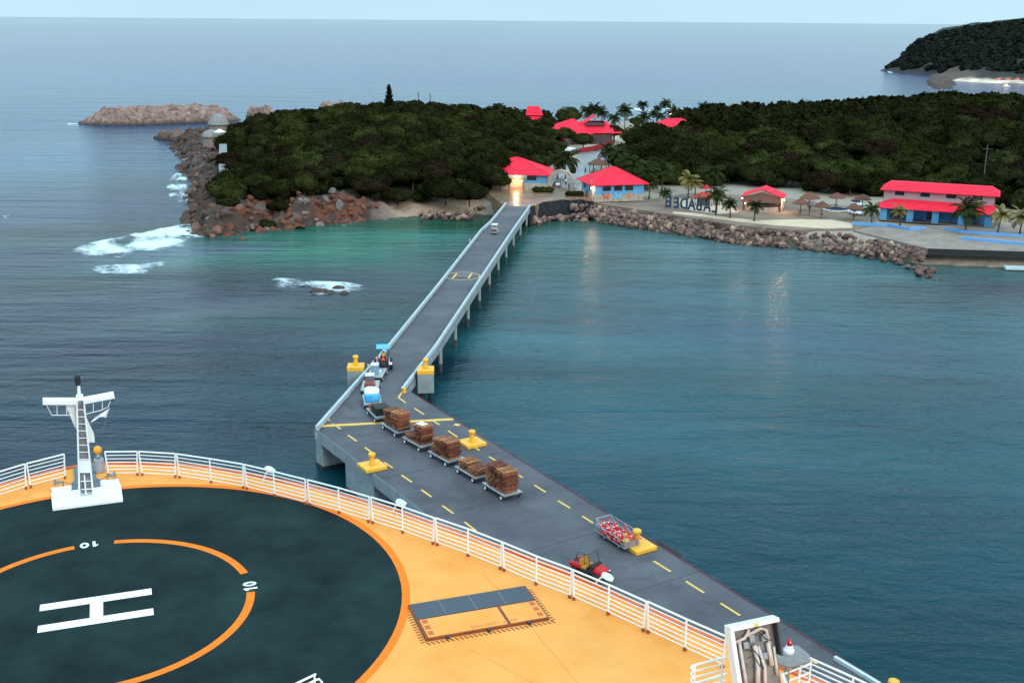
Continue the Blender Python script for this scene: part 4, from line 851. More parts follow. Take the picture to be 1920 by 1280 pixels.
# white pad plates and mast
def plate(pts, z, h, nm='foot_plate', lab=None, m=WHITE):
    P = [tuple(spx(*p)[:2]) for p in pts]; return MB().prism(P, z, z+h).build(nm, m, ship, bevel=.015, label=lab)
plate([(96, 929), (227, 913), (231, 941), (99, 958)], .01, .14, 'mast_plinth', 'white slab at the foot of the bow mast'); plate([(96, 918), (98, 925), (135, 921), (135, 913)], .01, .1, 'plinth_wing'); plate([(187, 904), (222, 901), (225, 909), (188, 914)], .01, .1, 'plinth_wing')
plate([(138, 880), (178, 872), (180, 898), (189, 903), (190, 922), (134, 929), (134, 910), (141, 902)], .012, .10, 'mast_seat', None, mat('mast_grey', (.10, .13, .15), .6))
mb_ = px(163, 932, 23); vd = Vector((mb_.x, mb_.y, 0)).normalized(); sd_ = Vector((vd.y, -vd.x, 0))
def mp_(x, y, off=0.):
    "sight line met with the upright plane of the mast"
    d = CM @ np.array([(x-960)/FPX, -(y-640)/FPX, -1.]); d = Vector(d); o = Vector((0, 0, CAMH)); c = mb_+vd*off
    t = (c-o).dot(vd)/d.dot(vd); return sl(o+d*t)
lv = sl(SC+vd) ; lsd = sl(SC+sd_)
mast = MB()
def mbar(b_, p, q, wp, f0=-.15, f1=.2):
    V = [mp_(x+s*wp/2, y, o) for (x, y) in (p, q) for s, o in ((-1, f0), (1, f0), (1, f1), (-1, f1))]; b_.add(V, [(3, 2, 1, 0), (4, 5, 6, 7), (0, 1, 5, 4), (1, 2, 6, 5), (2, 3, 7, 6), (3, 0, 4, 7)])
mbar(mast, (149, 932), (144, 748), 3.2); mbar(mast, (175, 930), (157, 748), 3.2)
mast_o = mast.build('signal_mast', WHITE, ship, label='white bow mast with crosstree and ladder at the left')
bk = MB(); P = [mp_(151, 925, .22), mp_(173, 925, .22), mp_(155, 755, .22), mp_(145, 755, .22)]; bk.add([*P, *[p+lv*.06 for p in P]], [(0, 1, 2, 3), (7, 6, 5, 4), (0, 4, 5, 1), (1, 5, 6, 2), (2, 6, 7, 3), (3, 7, 4, 0)])
bk.build('back_plate', mat('mast_inner', (.10, .10, .12), .5, .6, 3, col2=(.3, .3, .33)), mast_o)
for k in range(9):
    y = 768+k*13.2; l_ = 145+(y-755)*.033; r_ = 157+(y-755)*.092; MB().tube(mp_(l_, y, -.1), mp_(r_, y, -.1), .018, n=6).build('rung', WHITE, mast_o)
b = MB(); P = [mp_(150, 886, -.12), mp_(169, 886, -.12), mp_(167, 863, -.12), mp_(148, 863, -.12)]; b.add([*P, *[p+lv*.1 for p in P]], [(0, 1, 2, 3), (7, 6, 5, 4), (0, 4, 5, 1), (1, 5, 6, 2), (2, 6, 7, 3), (3, 7, 4, 0)]); b.build('front_panel', WHITE, mast_o)
MB().tube(mp_(161, 926, -.15), mp_(158, 890, -.15), .03).build('inner_bar', WHITE, mast_o); MB().tube(mp_(151, 902, -.15), mp_(171, 901, -.15), .02).build('inner_bar', WHITE, mast_o); MB().tube(mp_(152, 917, -.15), mp_(173, 916, -.15), .02).build('inner_bar', WHITE, mast_o)
b = MB(); P = [mp_(*p, .45) for p in [(124, 759), (150, 759), (164, 792), (176, 818), (177, 828), (164, 829), (141, 800)]]; n7 = len(P)
b.add([*P, *[p+lv*.35 for p in P]], [tuple(range(n7)), tuple(range(2*n7-1, n7-1, -1))]+[(i, (i+1) % n7, n7+(i+1) % n7, n7+i) for i in range(n7)]); b.build('brace_plate', WHITE, mast_o, bevel=.02)
for p, q in (((80, 752), (144, 752)), ((156, 751), (214, 740))):
    MB().beam(mp_(*p), mp_(*q), .5, .2).build('crosstree', WHITE, mast_o, bevel=.02)
for L in ([(86, 757), (97, 778), (132, 778)], [(158, 777), (192, 768), (203, 762), (209, 746)], [(107, 757), (107, 777)], [(125, 757), (125, 777)], [(175, 752), (175, 772)], [(192, 748), (192, 768)]):
    MB().path([mp_(*p, .15) for p in L], .02, 6).build('brace_rail', WHITE, mast_o)
MB().tube(mp_(149, 748), mp_(147.5, 722), .09, .06, 10).build('top_pole', WHITE, mast_o); MB().box(mp_(149.5, 745), (.3, .3, .25)).build('mast_head', WHITE, mast_o, bevel=.03)
MB().lathe([(.09, 0), (.12, .04), (.12, .36), (.14, .38), (.1, .46)], mp_(146.5, 722), 12).build('navigation_light', BLACK, mast_o)
MB().tube(mp_(84, 757), mp_(83, 763), .04).build('small_lamp', DARK, mast_o); MB().tube(mp_(210, 745), mp_(210, 752), .04).build('small_lamp', DARK, mast_o)
# flag
b = MB(); fl = [(206, 764), (198, 770), (188, 776), (178, 783), (170, 790)]; fl2 = [(199, 783), (193, 781), (186, 782), (178, 788), (171, 792)]
V = [mp_(*p, .2+.06*(i % 2)) for i, p in enumerate(fl)]+[mp_(*p, .15+.08*((i+1) % 2)) for i, p in enumerate(fl2)]
b.add([*V, *[v+lv*.012 for v in V]], [(i, i+1, 6+i, 5+i) for i in range(4)]+[(10+5+i, 10+6+i, 10+i+1, 10+i) for i in range(4)]); b.build('signal_flag', mat('flag_cloth', (.75, .76, .8), .9), mast_o)
MB().tube(mp_(210, 746, .2), mp_(191, 812, .2), .006, n=5).build('halyard', GREY, mast_o)
# horns and float stand
for (a, b_, c) in ((118, 899, -1), (201, 888, 1)):
    q = sl(px(a, b_+4, 23.25)); hn = MB().lathe([(.04, 0), (.05, .15), (.09, .27), (.17, .36), (.15, .36)], q, 14, Matrix.Rotation(R(80)*c, 3, 'Y') @ Matrix.Rotation(R(15), 3, 'X')).build('fog_horn', GREY, ship, smooth=True)
    MB().tube((q.x, q.y, 0), (q.x, q.y, q.z), .03).build('horn_post', GREY, hn); 
    m2 = sl(mb_); MB().tube(q, (m2.x, m2.y, .5), .012, n=5).build('cable', DARK, hn)
q = spx(187, 884); st = MB().lathe([(.24, 0), (.24, .62), (.2, .66)], (q.x, q.y, .02), 16).build('lamp_drum', mat('drum_grey', (.3, .33, .36), .6), ship, label='grey drum in a wire guard carrying an orange globe')
MB().lathe([(.05, .66), (.12, .8), (.05, .95)], (q.x, q.y, .0), 10).build('neck', GREY, st); MB().ball((q.x, q.y, 1.12), .2, 16, 10).build('orange_globe', mat('globe_orange', (.9, .33, .01), .5), st, smooth=True)
for k in range(6): a = k*math.pi/3; MB().tube((q.x+.32*math.cos(a), q.y+.32*math.sin(a), 0), (q.x+.32*math.cos(a), q.y+.32*math.sin(a), .75), .012, n=5).build('guard_bar', STEEL, st)
# railing end at the bottom edge
g = MB().path([spx(592, 1263, 24.3), spx(540, 1288, 24.3), spx(500, 1308, 24.3)], .035).build('stair_rail', WHITE, ship, label='white handrail end at the bottom edge of the picture')
MB().tube(spx(589.5, 1264, 24.3), spx(589.5, 1264, 24.3)-Vector((0, 0, 1.25)), .03).build('post', WHITE, g)
q = spx(598, 1272, 24.1); MB().path([spx(560, 1290, 24.1), q+Vector((-.1, -.02, 0)), q, q+Vector((.08, -.05, -.1)), q+Vector((.08, -.08, -.4))], .035).build('rail', WHITE, g)
# equipment box lower right, on its own pedestal
def atD(x, y, D): d = Vector(CM @ np.array([(x-960)/FPX, -(y-640)/FPX, -1.])); return sl(Vector((0, 0, CAMH))+d*(D/d.y))
D0 = 28.0; c0, c1, c2, c3 = atD(1370, 1180, D0), atD(1449, 1163, D0+.35), atD(1444, 1268, D0-.25), atD(1366, 1300, D0-.6)
ux = (c1-c0).normalized(); uz = (c3-c0); uz = (uz-ux*uz.dot(ux)).normalized(); uy = uz.cross(ux)   # uz points down the panel
Wd, Hd = (c1-c0).length, 1.9
def bp(u, v, w_=0): return c0+ux*u+uz*v+uy*w_
MBX = Matrix((ux, uz, uy)).transposed(); sgn_ = 1 if uy.dot(sl(Vector((0, 0, CAMH)))-c0) < 0 else -1   # sgn_: away from the camera
GB = mat('cabinet_grey', (.13, .11, .10), .7, .4, 3, .02, 6, col2=(.30, .25, .22))
box_o = MB().box(bp(Wd/2, Hd/2, .12*sgn_), (Wd, Hd, .1), M=MBX).build('equipment_cabinet', GB, ship, label='open-backed white framed cabinet full of pinkish pipes at the lower right')
fr_ = MB().box(bp(Wd/2, -.06, -.03*sgn_), (Wd+.2, .12, .42), M=MBX); fr_.box(bp(-.06, Hd/2, -.03*sgn_), (.12, Hd, .42), M=MBX); fr_.build('frame', WHITE, box_o, bevel=.01)
MB().box(bp(Wd+.03, Hd*.25, -.03*sgn_), (.05, Hd*.5, .38), M=MBX).build('side_panel', DARK, box_o)
PIPE = mat('pipe_pink', (.62, .5, .45), .5, .2, 5)
for L, r in (([(.18, .35), (.2, 1.7)], .05), ([(.05, .36), (.35, .3), (.5, .12), (.45, .02)], .045), ([(.42, .25), (.85, .12), (1.0, .2), (1.05, .6)], .05), ([(.6, .55), (.62, 1.0), (.5, 1.8)], .07), ([(.7, .6), (.8, 1.2), (.72, 1.85)], .05), ([(1.0, .55), (1.02, 1.2)], .07), ([(1.15, .7), (1.13, 1.5)], .04)):
    MB().path([bp(a*Wd/1.25, b_, -.03*sgn_) for a, b_ in L], r, 8).build('pipe', PIPE, box_o, smooth=True)
for L in ([(.3, .6), (.55, .68), (.7, .95)], [(.3, .85), (.5, .8), (.62, 1.1), (.75, 1.2)], [(.75, .2), (.95, .45), (1.1, .5)]):
    MB().path([bp(a*Wd/1.25, b_, -.1*sgn_) for a, b_ in L], .014, 6).build('cable', BLACK, box_o)
for (a, b_) in ((.55, .35), (.9, .4), (.35, .5), (.6, 1.2), (.85, .9)): MB().box(bp(a*Wd/1.25, b_, .0), (.16, .2, .16), M=MBX).build('junction_box', GREY, box_o, bevel=.02)
MB().box(bp(Wd*.52, -.06, -.25*sgn_), (.1, .1, .02), M=MBX).build('warning_sticker', YEL, box_o)
q = bp(Wd/2, Hd); MB().tube((q.x, q.y, 0), (q.x, q.y, q.z), .15).build('pedestal', WHITE, box_o)
# grey plate with a red beacon
D1 = 29.0; pz = atD(1480, 1232, D1); P = [atD(1443, 1219, D1+.2), atD(1487, 1207, D1+.85)]
P0 = Vector((0, 0, CAMH))
def pxz(x, y, zz): q = sl(px(x, y, zz)); return q
ZP = pz.z+23.0
P = [pxz(1443, 1222, ZP), pxz(1481, 1208, ZP), pxz(1497, 1209, ZP), pxz(1519, 1227, ZP), pxz(1517, 1238, ZP), pxz(1478, 1248, ZP), pxz(1462, 1244, ZP)]
pt = MB().prism([(p.x, p.y) for p in P], pz.z-.08, pz.z).build('beacon_table', mat('table_grey', (.22, .2, .19), .7, .15, 5), ship, bevel=.015, label='grey plate on a post with a red-topped beacon beside the cabinet')
q = pxz(1479, 1222, ZP); MB().lathe([(.15, 0), (.16, .08), (.11, .16), (.09, .24)], (q.x, q.y, pz.z), 14).build('beacon_base', WHITE, pt); MB().lathe([(.08, 0), (.085, .1), (.05, .17), (.02, .19)], (q.x, q.y, pz.z+.24), 12).build('beacon_lens', mat('beacon_red', (.45, .0, .02), .2), pt)
q = pxz(1477, 1238, ZP); MB().tube((q.x, q.y, 0), (q.x, q.y, pz.z-.05), .09).build('post', GREY, pt); MB().beam((q.x-.25, q.y-.1, pz.z-.3), (q.x-.12, q.y-.3, pz.z-.75), .12, .06).build('bracket', WHITE, pt)
# curved railing left of the cabinet, straight railing right of it
def bars(L, zt, n, dz, lab, posts, down=None, r=.024):
    top = MB().path([pxz(*p, zt) for p in L], .034).build('railing_section', WHITE, ship, label=lab)
    for k in range(1, n): MB().path([pxz(*p, zt)-Vector((0, 0, dz*k)) for p in L], r, 6).build('rail', WHITE, top)
    for p in posts: q = pxz(*p, zt); MB().tube(q, (q.x, q.y, down if down is not None else q.z-dz*(n+.5)), .032).build('post', WHITE, top)
bars([(1362, 1231.5), (1310, 1244), (1299, 1247), (1296, 1251), (1300, 1256)], 26.2, 5, .2, 'white curved railing bars left of the cabinet', [(1303, 1248), (1355, 1234)], 0)
bars([(1362, 1262), (1330, 1272), (1300, 1280)], 25.4, 4, .2, 'lower white railing bars left of the cabinet', [(1325, 1274), (1352, 1266)], 0)
bars([(1500, 1226), (1521, 1234), (1580, 1260), (1660, 1297)], 26.0, 6, .17, 'white straight railing running off the bottom edge right of the cabinet', [(1521, 1234), (1600, 1269)], 0, .026)
bars([(1470, 1262), (1521, 1243)], 25.9, 3, .3, 'short white cross rails between the cabinet and the railing', [(1500, 1251)], 0, .03)
# ---------------------------------------------------------------- foliage builders
LEAF = [mat('leaf_dark', (.0045, .0052, .0016), .9, .45, .8, obj_var=.3, col2=(.029, .031, .011), spec=.0), mat('leaf_mid', (.008, .010, .0022), .9, .45, .8, obj_var=.35, col2=(.048, .054, .016), spec=.0), mat('leaf_brown', (.011, .007, .004), .9, .4, .8, obj_var=.25, col2=(.028, .018, .011), spec=.0)]
PALML = mat('palm_leaf', (.012, .018, .006), .7, .4, 1.2, obj_var=.3, col2=(.040, .046, .012), spec=.02); PALMY = mat('palm_leaf_yellow', (.09, .10, .02), .6, .4, 1.2, obj_var=.2, col2=(.24, .17, .05), spec=.2)
def leafball(r, seed, n=700, lobes=None, leaf=.11, flat=.8, core=True):
    "crown of leaf-sized faces over several lobes; unit r"
    g = np.random.default_rng(seed); b = MB(); V = []; F = []
    L = lobes or [(0, 0, 0, 1)]
    for (lx, ly, lz, lr) in L:
        if core:
            c = MB(); c.ball((0, 0, 0), (lr*r*.84, lr*r*.84, lr*r*.84*flat), 10, 7)
            k = g.uniform(0, 50); c.v = [tuple(Vector(v)*(1+.18*mn.noise(Vector(v)*(2.2/r)+Vector((k, 0, 0))))+Vector((lx*r, ly*r, lz*r))) for v in c.v]; b.add(c.v, c.f)
        m = int(n*lr**2)
        d = g.normal(size=(m, 3)); d[:, 2] = np.abs(d[:, 2])*1.0-.35*g.random(m); d /= np.linalg.norm(d, axis=1)[:, None]
        for q in d:
            k = mn.noise(Vector((q[0]*3+lx*7, q[1]*3+ly*7, q[2]*3+seed)))
            rr_ = lr*r*(.95+.20*k+g.uniform(-.10, .10)); p = np.array([lx*r, ly*r, lz*r])+q*rr_*np.array([1, 1, flat])
            nrm = q+g.normal(size=3)*.55; nrm /= np.linalg.norm(nrm); a = np.cross(nrm, [0, 0, 1.]); a /= max(np.linalg.norm(a), 1e-3); t = g.uniform(0, 6.28); c_ = np.cross(nrm, a)
            u = (a*math.cos(t)+c_*math.sin(t)); v = np.cross(nrm, u); s = leaf*r*g.uniform(.6, 1.25)
            i = len(V); V += [tuple(p-u*s-v*s*.5), tuple(p+u*s*.2-v*s*.7), tuple(p+u*s+v*s*.1), tuple(p-u*s*.1+v*s*.7)]; F.append((i, i+1, i+2, i+3))
    return b.add(V, F)
def crown_lobes(seed, spread=1.0, k=6):
    r = random.Random(seed); L = [(0, 0, .12, .72)]
    for i in range(k):
        a = 6.28*i/k+r.uniform(-.3, .3); d = r.uniform(.42, .66)*spread; L.append((d*math.cos(a), d*math.sin(a), r.uniform(-.12, .16), r.uniform(.42, .58)))
    for i in range(3): a = r.uniform(0, 6.28); d = r.uniform(.1, .35); L.append((d*math.cos(a), d*math.sin(a), r.uniform(.3, .48), r.uniform(.26, .36)))
    return L
CROWN = []
for k in range(5): CROWN.append(leafball(1, 100+k, 900, crown_lobes(k), .062, .72))
CM_ = {}
def crown_mesh(k, m):
    if (k, m.name) not in CM_: CM_[(k, m.name)] = CROWN[k].mesh('crown', m)
    return CM_[(k, m.name)]
tm = MB(); tm.path([(0, 0, -.5), (.03, .02, .35), (-.02, .03, .8), (0, 0, 1.1)], [.10, .07, .05, .03], 7)
for a in range(4): tm.path([(0, 0, .5+.1*a), (.22*math.cos(a*1.7), .22*math.sin(a*1.7), .85+.06*a), (.42*math.cos(a*1.7), .42*math.sin(a*1.7), 1.1)], [.04, .03, .012], 5)
TRM = tm.mesh('trunk', TRUNK)
def tree(q, r, h, k, m, label, group, name='broadleaf_tree', rz=0, sq=1.0):
    "q ground point, r crown radius, h height of the crown middle above ground"
    t = thing(name, label, 'tree', q, rz, group)
    c = bpy.data.objects.new('crown', crown_mesh(k, m)); COL.objects.link(c); c.parent = t; c.location = (0, 0, h); c.scale = (r, r, r*sq)
    u = bpy.data.objects.new('trunk', TRM); COL.objects.link(u); u.parent = t; u.scale = (h*.9, h*.9, h)
    return t
def frond(L, e0, droop, wd=.2, n=9):
    P = [Vector((0, 0, 0))]; F = []; V = []; th = e0
    for i in range(n):
        P.append(P[-1]+Vector((math.cos(th), 0, math.sin(th)))*L/n); th -= droop*(.5+1.0*i/n)/n*2
    for i in range(n):
        s = (i+.5)/n; w_ = wd*L*math.sin(math.pi*(.15+.80*s))**.6; a, b = P[i], P[i+1]; m_ = a.lerp(b, .72); d = (b-a).normalized()
        for sd in (-1, 1):
            k = len(V); tip = a+d*w_*.7+Vector((0, sd*w_, 0))+Vector((d.z, 0, -abs(d.x)))*0+Vector((0, 0, -.55*w_))
            V += [a, m_, tip+d*w_*.45, tip]; F.append((k, k+1, k+2, k+3))
    k = len(V)
    for p in P: V += [p+Vector((0, -.02, .01)), p+Vector((0, .02, .01))]
    for i in range(n): F.append((k+2*i, k+2*i+2, k+2*i+3, k+2*i+1))
    return V, F
def palm_crown(seed, nf=26):
    r = random.Random(seed); b = MB()
    for i in range(nf):
        e0 = R(82-100*(i/nf)**.9+r.uniform(-8, 8)); V, F = frond(r.uniform(.95, 1.2), e0, r.uniform(.7, 1.25)); M = Matrix.Rotation(2.399*i+r.uniform(-.25, .25), 3, 'Z') @ Matrix.Rotation(r.uniform(-.25, .25), 3, 'X')
        b.add([M @ Vector(v) for v in V], F)
    b.ball((0, 0, -.03), .1, 8, 5); return b
PCM = [palm_crown(i).mesh('crown', PALML) for i in range(3)]+[palm_crown(9, 18).mesh('crown', PALMY)]
def palm(q, h, r, k, label, group='palm trees', lean=(0, 0)):
    t = thing('palm_tree', label, 'palm', q, k*1.1+h, group)
    b = MB(); b.path([(0, 0, -.3), (lean[0]*.3, lean[1]*.3, h*.4), (lean[0], lean[1], h)], [.2, .14, .11], 8); b.lathe([(.3, -.3), (.22, .3)], (0, 0, 0), 8); b.build('trunk', TRUNK, t)
    c = bpy.data.objects.new('crown', PCM[k]); COL.objects.link(c); c.parent = t; c.location = (lean[0], lean[1], h); c.scale = (r,)*3
    return t
# ---------------------------------------------------------------- shore: forecourt, paths
FZ = 3.98
WET = mat('wet_paving', (.15, .085, .05), .25, .4, .4, .004, 6, col2=(.30, .19, .12))
def struct(o, label): return tag(o, label, None, None, 'structure')
fc = [(tl[-1].x-.2, tl[-1].y), (-3.4, 258), (-6, 270), (-9, 282), (22, 280), (19.4, 263), (14, 262.5), (8, 259), (tr[-1].x+.2, tr[-1].y+.2)]
struct(MB().prism(fc, 1.0, FZ).build('forecourt', WET), 'wet paved forecourt between the causeway end and the blue gate buildings')
def ribbon(name, L, wds, m, label, dz=.18, kind=True, seg=2.0):
    P = [Vector((a, b, 0)) for a, b in L]; V = []; F = []; pts = []
    for i in range(len(P)-1):
        n = max(1, int((P[i+1]-P[i]).length/seg))
        for k in range(n): t = k/n; pts.append((P[i].lerp(P[i+1], t), wds[i]+(wds[i+1]-wds[i])*t))
    pts.append((P[-1], wds[-1]))
    for i, (p, w_) in enumerate(pts):
        d = (pts[min(i+1, len(pts)-1)][0]-pts[max(i-1, 0)][0]).normalized(); n = Vector((-d.y, d.x, 0))
        z = max(gh(p.x, p.y), gh((p+n*w_/2).x, (p+n*w_/2).y), gh((p-n*w_/2).x, (p-n*w_/2).y))+dz
        for s in (-1, -.3, .3, 1): q = p+n*w_/2*s; V.append((q.x, q.y, z))
        if i:
            for s in range(3): F.append(((i-1)*4+s+1, (i-1)*4+s, i*4+s, i*4+s+1))
    mb = MB(); mb.add(V, F); o = mb.build(name, m); struct(o, label); return o
PAV = mat('path_paving', (.16, .155, .16), .5, .3, .3, .004, 6, col2=(.29, .27, .26))
ribbon('path', [(11.5, 279), (14, 300), (20, 330), (24.5, 350), (27, 372)], [6, 8, 9, 9, 8], PAV, 'pale grey wet path leading inland from the stone arch')
ribbon('path', [(27, 370), (31, 390), (38, 410), (47, 440), (58, 470), (70, 500)], [12, 12, 11, 9, 9, 9], SAND, 'sandy track between the red roofed pavilion and the right wood')
PROM = mat('promenade', (.165, .115, .085), .85, .25, .25, .01, 6, col2=(.25, .185, .14), spec=.15)
def pxpoly(L, z): return [tuple(px(a, b, z)[:2]) for a, b in L]
struct(MB().prism(pxpoly([(1115, 381), (1210, 377), (1290, 362), (1450, 368), (1640, 395), (1640, 425), (1590, 431), (1480, 431), (1380, 422), (1290, 408), (1190, 392)], 3.2), 2.0, 3.22).build('plaza', PROM), 'brownish grey plaza along the boulder sea wall')
BRS = mat('bright_sand', (.50, .37, .24), .9, .12, .5, .02, 6, col2=(.62, .48, .33))
struct(MB().prism(pxpoly([(1262, 397), (1300, 399), (1350, 405), (1420, 413), (1500, 411), (1560, 412), (1598, 419), (1598, 427), (1545, 428), (1460, 423), (1390, 416), (1330, 408), (1262, 400)], 3.27), 2.5, 3.27).build('sand', BRS), 'strip of pale cream sand between plaza and sea wall')
struct(MB().prism(pxpoly([(1270, 372), (1330, 372), (1380, 384), (1385, 398), (1340, 402), (1280, 392)], 3.25), 2.5, 3.25).build('sand', mat('tan_sand', (.48, .36, .26), .9, .15, .4)), 'tan sand round the big letters and the small palms')
# right hand dock
DKP = [tuple(px(1600, 432, 3.3)[:2]), tuple(px(1740, 466, 3.3)[:2]), (97, 206.3), (130, 200), (150, 235), (105, 236), tuple(px(1640, 424, 3.3)[:2])]
dock = thing('shore_dock', 'concrete dock with black edge beam at the right end of the boulder wall', 'dock')
MB().prism(DKP, 2.2, 3.3).build('deck', mat('dock_concrete', (.17, .125, .10), .85, .3, .25, .02, 4, col2=(.31, .245, .205)), dock)
a, b = Vector((*DKP[1], 2.75)), Vector((97, 206.3, 2.75)); c = Vector((130, 200, 2.75)); fb = MB().beam(a+Vector((0, -.2, 0)), b+Vector((0, -.2, 0)), .35, 1.2); fb.beam(b+Vector((0, -.2, 0)), c+Vector((0, -.2, 0)), .35, 1.2); fb.build('edge_beam', BLACK, dock)
for p in ((1752, 482), (1822, 484), (1887, 487)): q = px(*p, 1); MB().tube((q.x, q.y+.6, -3), (q.x, q.y+.6, 2.3), .45, n=12).build('pile', BLACK, dock)
q = px(1905, 502, .5); o = MB().box((0, 0, 0), (7, 2.0, .5)).build('floating_dock', CONCW, bevel=.05); o.location = (q.x+1.5, q.y, .45); o.rotation_euler = (0, 0, R(-9)); tag(o, 'pale floating dock slab at the right picture edge', 'dock')
# blue kerbs
for i, L in enumerate([[(1598, 419), (1630, 420.5), (1665, 422), (1705, 430), (1735, 428)], [(1772, 429), (1800, 434), (1850, 438), (1925, 443)], [(1802, 447), (1850, 451), (1925, 458)]]):
    P = [px(a, b, 3.5) for a, b in L]; mb = MB()
    for k in range(len(P)-1): mb.beam(Vector((P[k].x, P[k].y, 3.45)), Vector((P[k+1].x, P[k+1].y, 3.45)), .45, .75)
    tag(mb.build('blue_kerb', mat('kerb_blue', (.12, .34, .66), .6, .08)), ['low blue kerb wall running from the bright sand', 'low blue kerb wall in front of the long building palms', 'low blue kerb wall nearest the dock edge'][i], 'kerb', 'low blue kerbs by the long building')
# black fabric wall
P = [(3.75, 247.6), (5.3, 253.2), (8.2, 257.2), (11.5, 259.6), (15.5, 259.8), (18.6, 258.2)]; mb = MB(); V = []; n = 60
for i in range(n+1):
    t = i/n*(len(P)-1); k = min(int(t), len(P)-2); a = Vector((*P[k], 0)).lerp(Vector((*P[k+1], 0)), t-k)
    for j, (z, o_) in enumerate([(-.3, .8), (2.2, .4), (3.4, .1), (4.15+.12*math.sin(t*5), 0)]):
        V.append((a.x+.15*math.sin(t*9+j), a.y-o_+.12*math.sin(t*13+j*2)-.0, z))
F = [(i*4+j, (i+1)*4+j, (i+1)*4+j+1, i*4+j+1) for i in range(n) for j in range(3)]
mb.add(V, F); k = len(V); mb.add([(x, y+.12, z) for x, y, z in V], [f[::-1] for f in F]); o = mb.build('fabric_wall', mat('black_fabric', (.008, .009, .014), .8, .2)); tag(o, 'black fabric covered bank beside the causeway end', 'fabric screen')
# ---------------------------------------------------------------- buildings
LAMPE = mat('lamp_glow', (1, .8, .5), .3, 0, emit=(1, .66, .28), es=22)
def lamp(parent, loc, energy, r=.22, name='wall_lamp', col=(1, .62, .25), rad=.3):
    o = MB().ball((0, 0, 0), r, 10, 6).build(name, LAMPE, parent); o.location = loc
    L = bpy.data.lights.new(name+'_light', 'POINT'); L.energy = energy; L.color = col; L.shadow_soft_size = rad
    lo = bpy.data.objects.new(name+'_light', L); COL.objects.link(lo); lo.parent = parent; lo.location = Vector(loc)+Vector((0, -.5, -.1)); return o
def hip(name, root, x0, x1, y0, y1, ze, zp, rl, m, th=.12, rx=None):
    "hipped roof over a rectangle; rl ridge length along x"
    cx = (x0+x1)/2 if rx is None else rx; cy = (y0+y1)/2
    V = [(x0, y0, ze), (x1, y0, ze), (x1, y1, ze), (x0, y1, ze), (cx-rl/2, cy, zp), (cx+rl/2, cy, zp)]
    V += [(a, b, c-th) for a, b, c in V]
    F = [(0, 1, 5, 4), (1, 2, 5), (2, 3, 4, 5), (3, 0, 4), (7, 6, 10, 11), (8, 7, 11), (9, 8, 11, 10), (6, 9, 10), (0, 6, 7, 1), (1, 7, 8, 2), (2, 8, 9, 3), (3, 9, 6, 0)]
    o = MB().add(V, F).build(name, m, root)
    rb = MB()
    for a, b in ((0, 4), (1, 5), (2, 5), (3, 4), (4, 5)):
        if (Vector(V[a])-Vector(V[b])).length > .1: rb.tube(Vector(V[a])+Vector((0, 0, .02)), Vector(V[b])+Vector((0, 0, .02)), .09, n=6)
    rb.build('ridge_cap', ROOF, o); return o
def walls(root, x0, x1, y0, y1, z0, z1, m, name='wall', th=.25):
    mb = MB(); mb.box(((x0+x1)/2, y0+th/2, (z0+z1)/2), (x1-x0, th, z1-z0)); mb.box(((x0+x1)/2, y1-th/2, (z0+z1)/2), (x1-x0, th, z1-z0))
    mb.box((x0+th/2, (y0+y1)/2, (z0+z1)/2), (th, y1-y0-2*th, z1-z0)); mb.box((x1-th/2, (y0+y1)/2, (z0+z1)/2), (th, y1-y0-2*th, z1-z0)); return mb.build(name, m, root)
def window(root, c, w_, h, axis='y', frame=True):
    d = (w_, .06, h) if axis == 'y' else (.06, w_, h)
    f = MB().box(c, (d[0]+.16, d[1], d[2]+.16) if axis == 'y' else (d[0], d[1]+.16, d[2]+.16)).build('window', mat('window_frame', (.04, .1, .18), .5), root)
    off = (0, -.03, 0) if axis == 'y' else (-.03, 0, 0); MB().box(Vector(c)+Vector(off), d).build('pane', GLASS, f); return f
# gate building right (G2)
g2 = thing('gate_building', 'light blue and stone gate building with red hipped roof right of the stone arch', 'building', (18.9, 261.8, 3.3), math.atan2(3.1, 12.1))
walls(g2, 0, 12.4, 0, 10, 0, 1.7, STONE, 'stone_base', .4); walls(g2, .08, 12.32, .08, 9.92, 1.7, 4.2, LBLUE, 'wall'); hip('roof', g2, -.9, 13.3, -.9, 10.9, 4.05, 7.5, 1.0, ROOF)
for x in (3.1, 5.9, 8.6): window(g2, (x, .05, 3.15), 1.9, 1.1)
window(g2, (.05, 3, 3.0), 1.6, 1.1, 'x'); window(g2, (.05, 7.5, 3.0), 1.6, 1.1, 'x')
MB().box((.1, 1.0, 1.9), (.5, .9, 3.6)).build('corner_pier', mat('pier_cream', (.5, .42, .33), .8), g2); MB().box((-.02, 5.4, 1.1), (.1, 1.2, 2.2)).build('door', mat('door_brown', (.15, .07, .04), .6), g2)
lamp(g2, (-.45, .6, 3.25), 330)
def butterfly(x, m, s=1):
    mb = MB()
    for k in (-1, 1): mb.prism([(0, 0), (k*.75, .75), (k*.85, .25), (k*.45, -.05), (k*.75, -.6), (k*.35, -.75), (0, -.2)], -.03, .03)
    mb.v = [(a*s+x, -.12+c, b*s+1.5) for a, b, c in mb.v]; return mb.build('wall_art', m, g2)
AO = mat('art_orange', (.75, .18, .03), .6); AB = mat('art_blue', (.1, .45, .75), .6); AR = mat('art_red', (.6, .05, .03), .6)
butterfly(2.9, AR); butterfly(2.9, AO, .6).location = (0, -.08, 0); butterfly(5.8, AB, 1.15); butterfly(8.6, AO, .7)
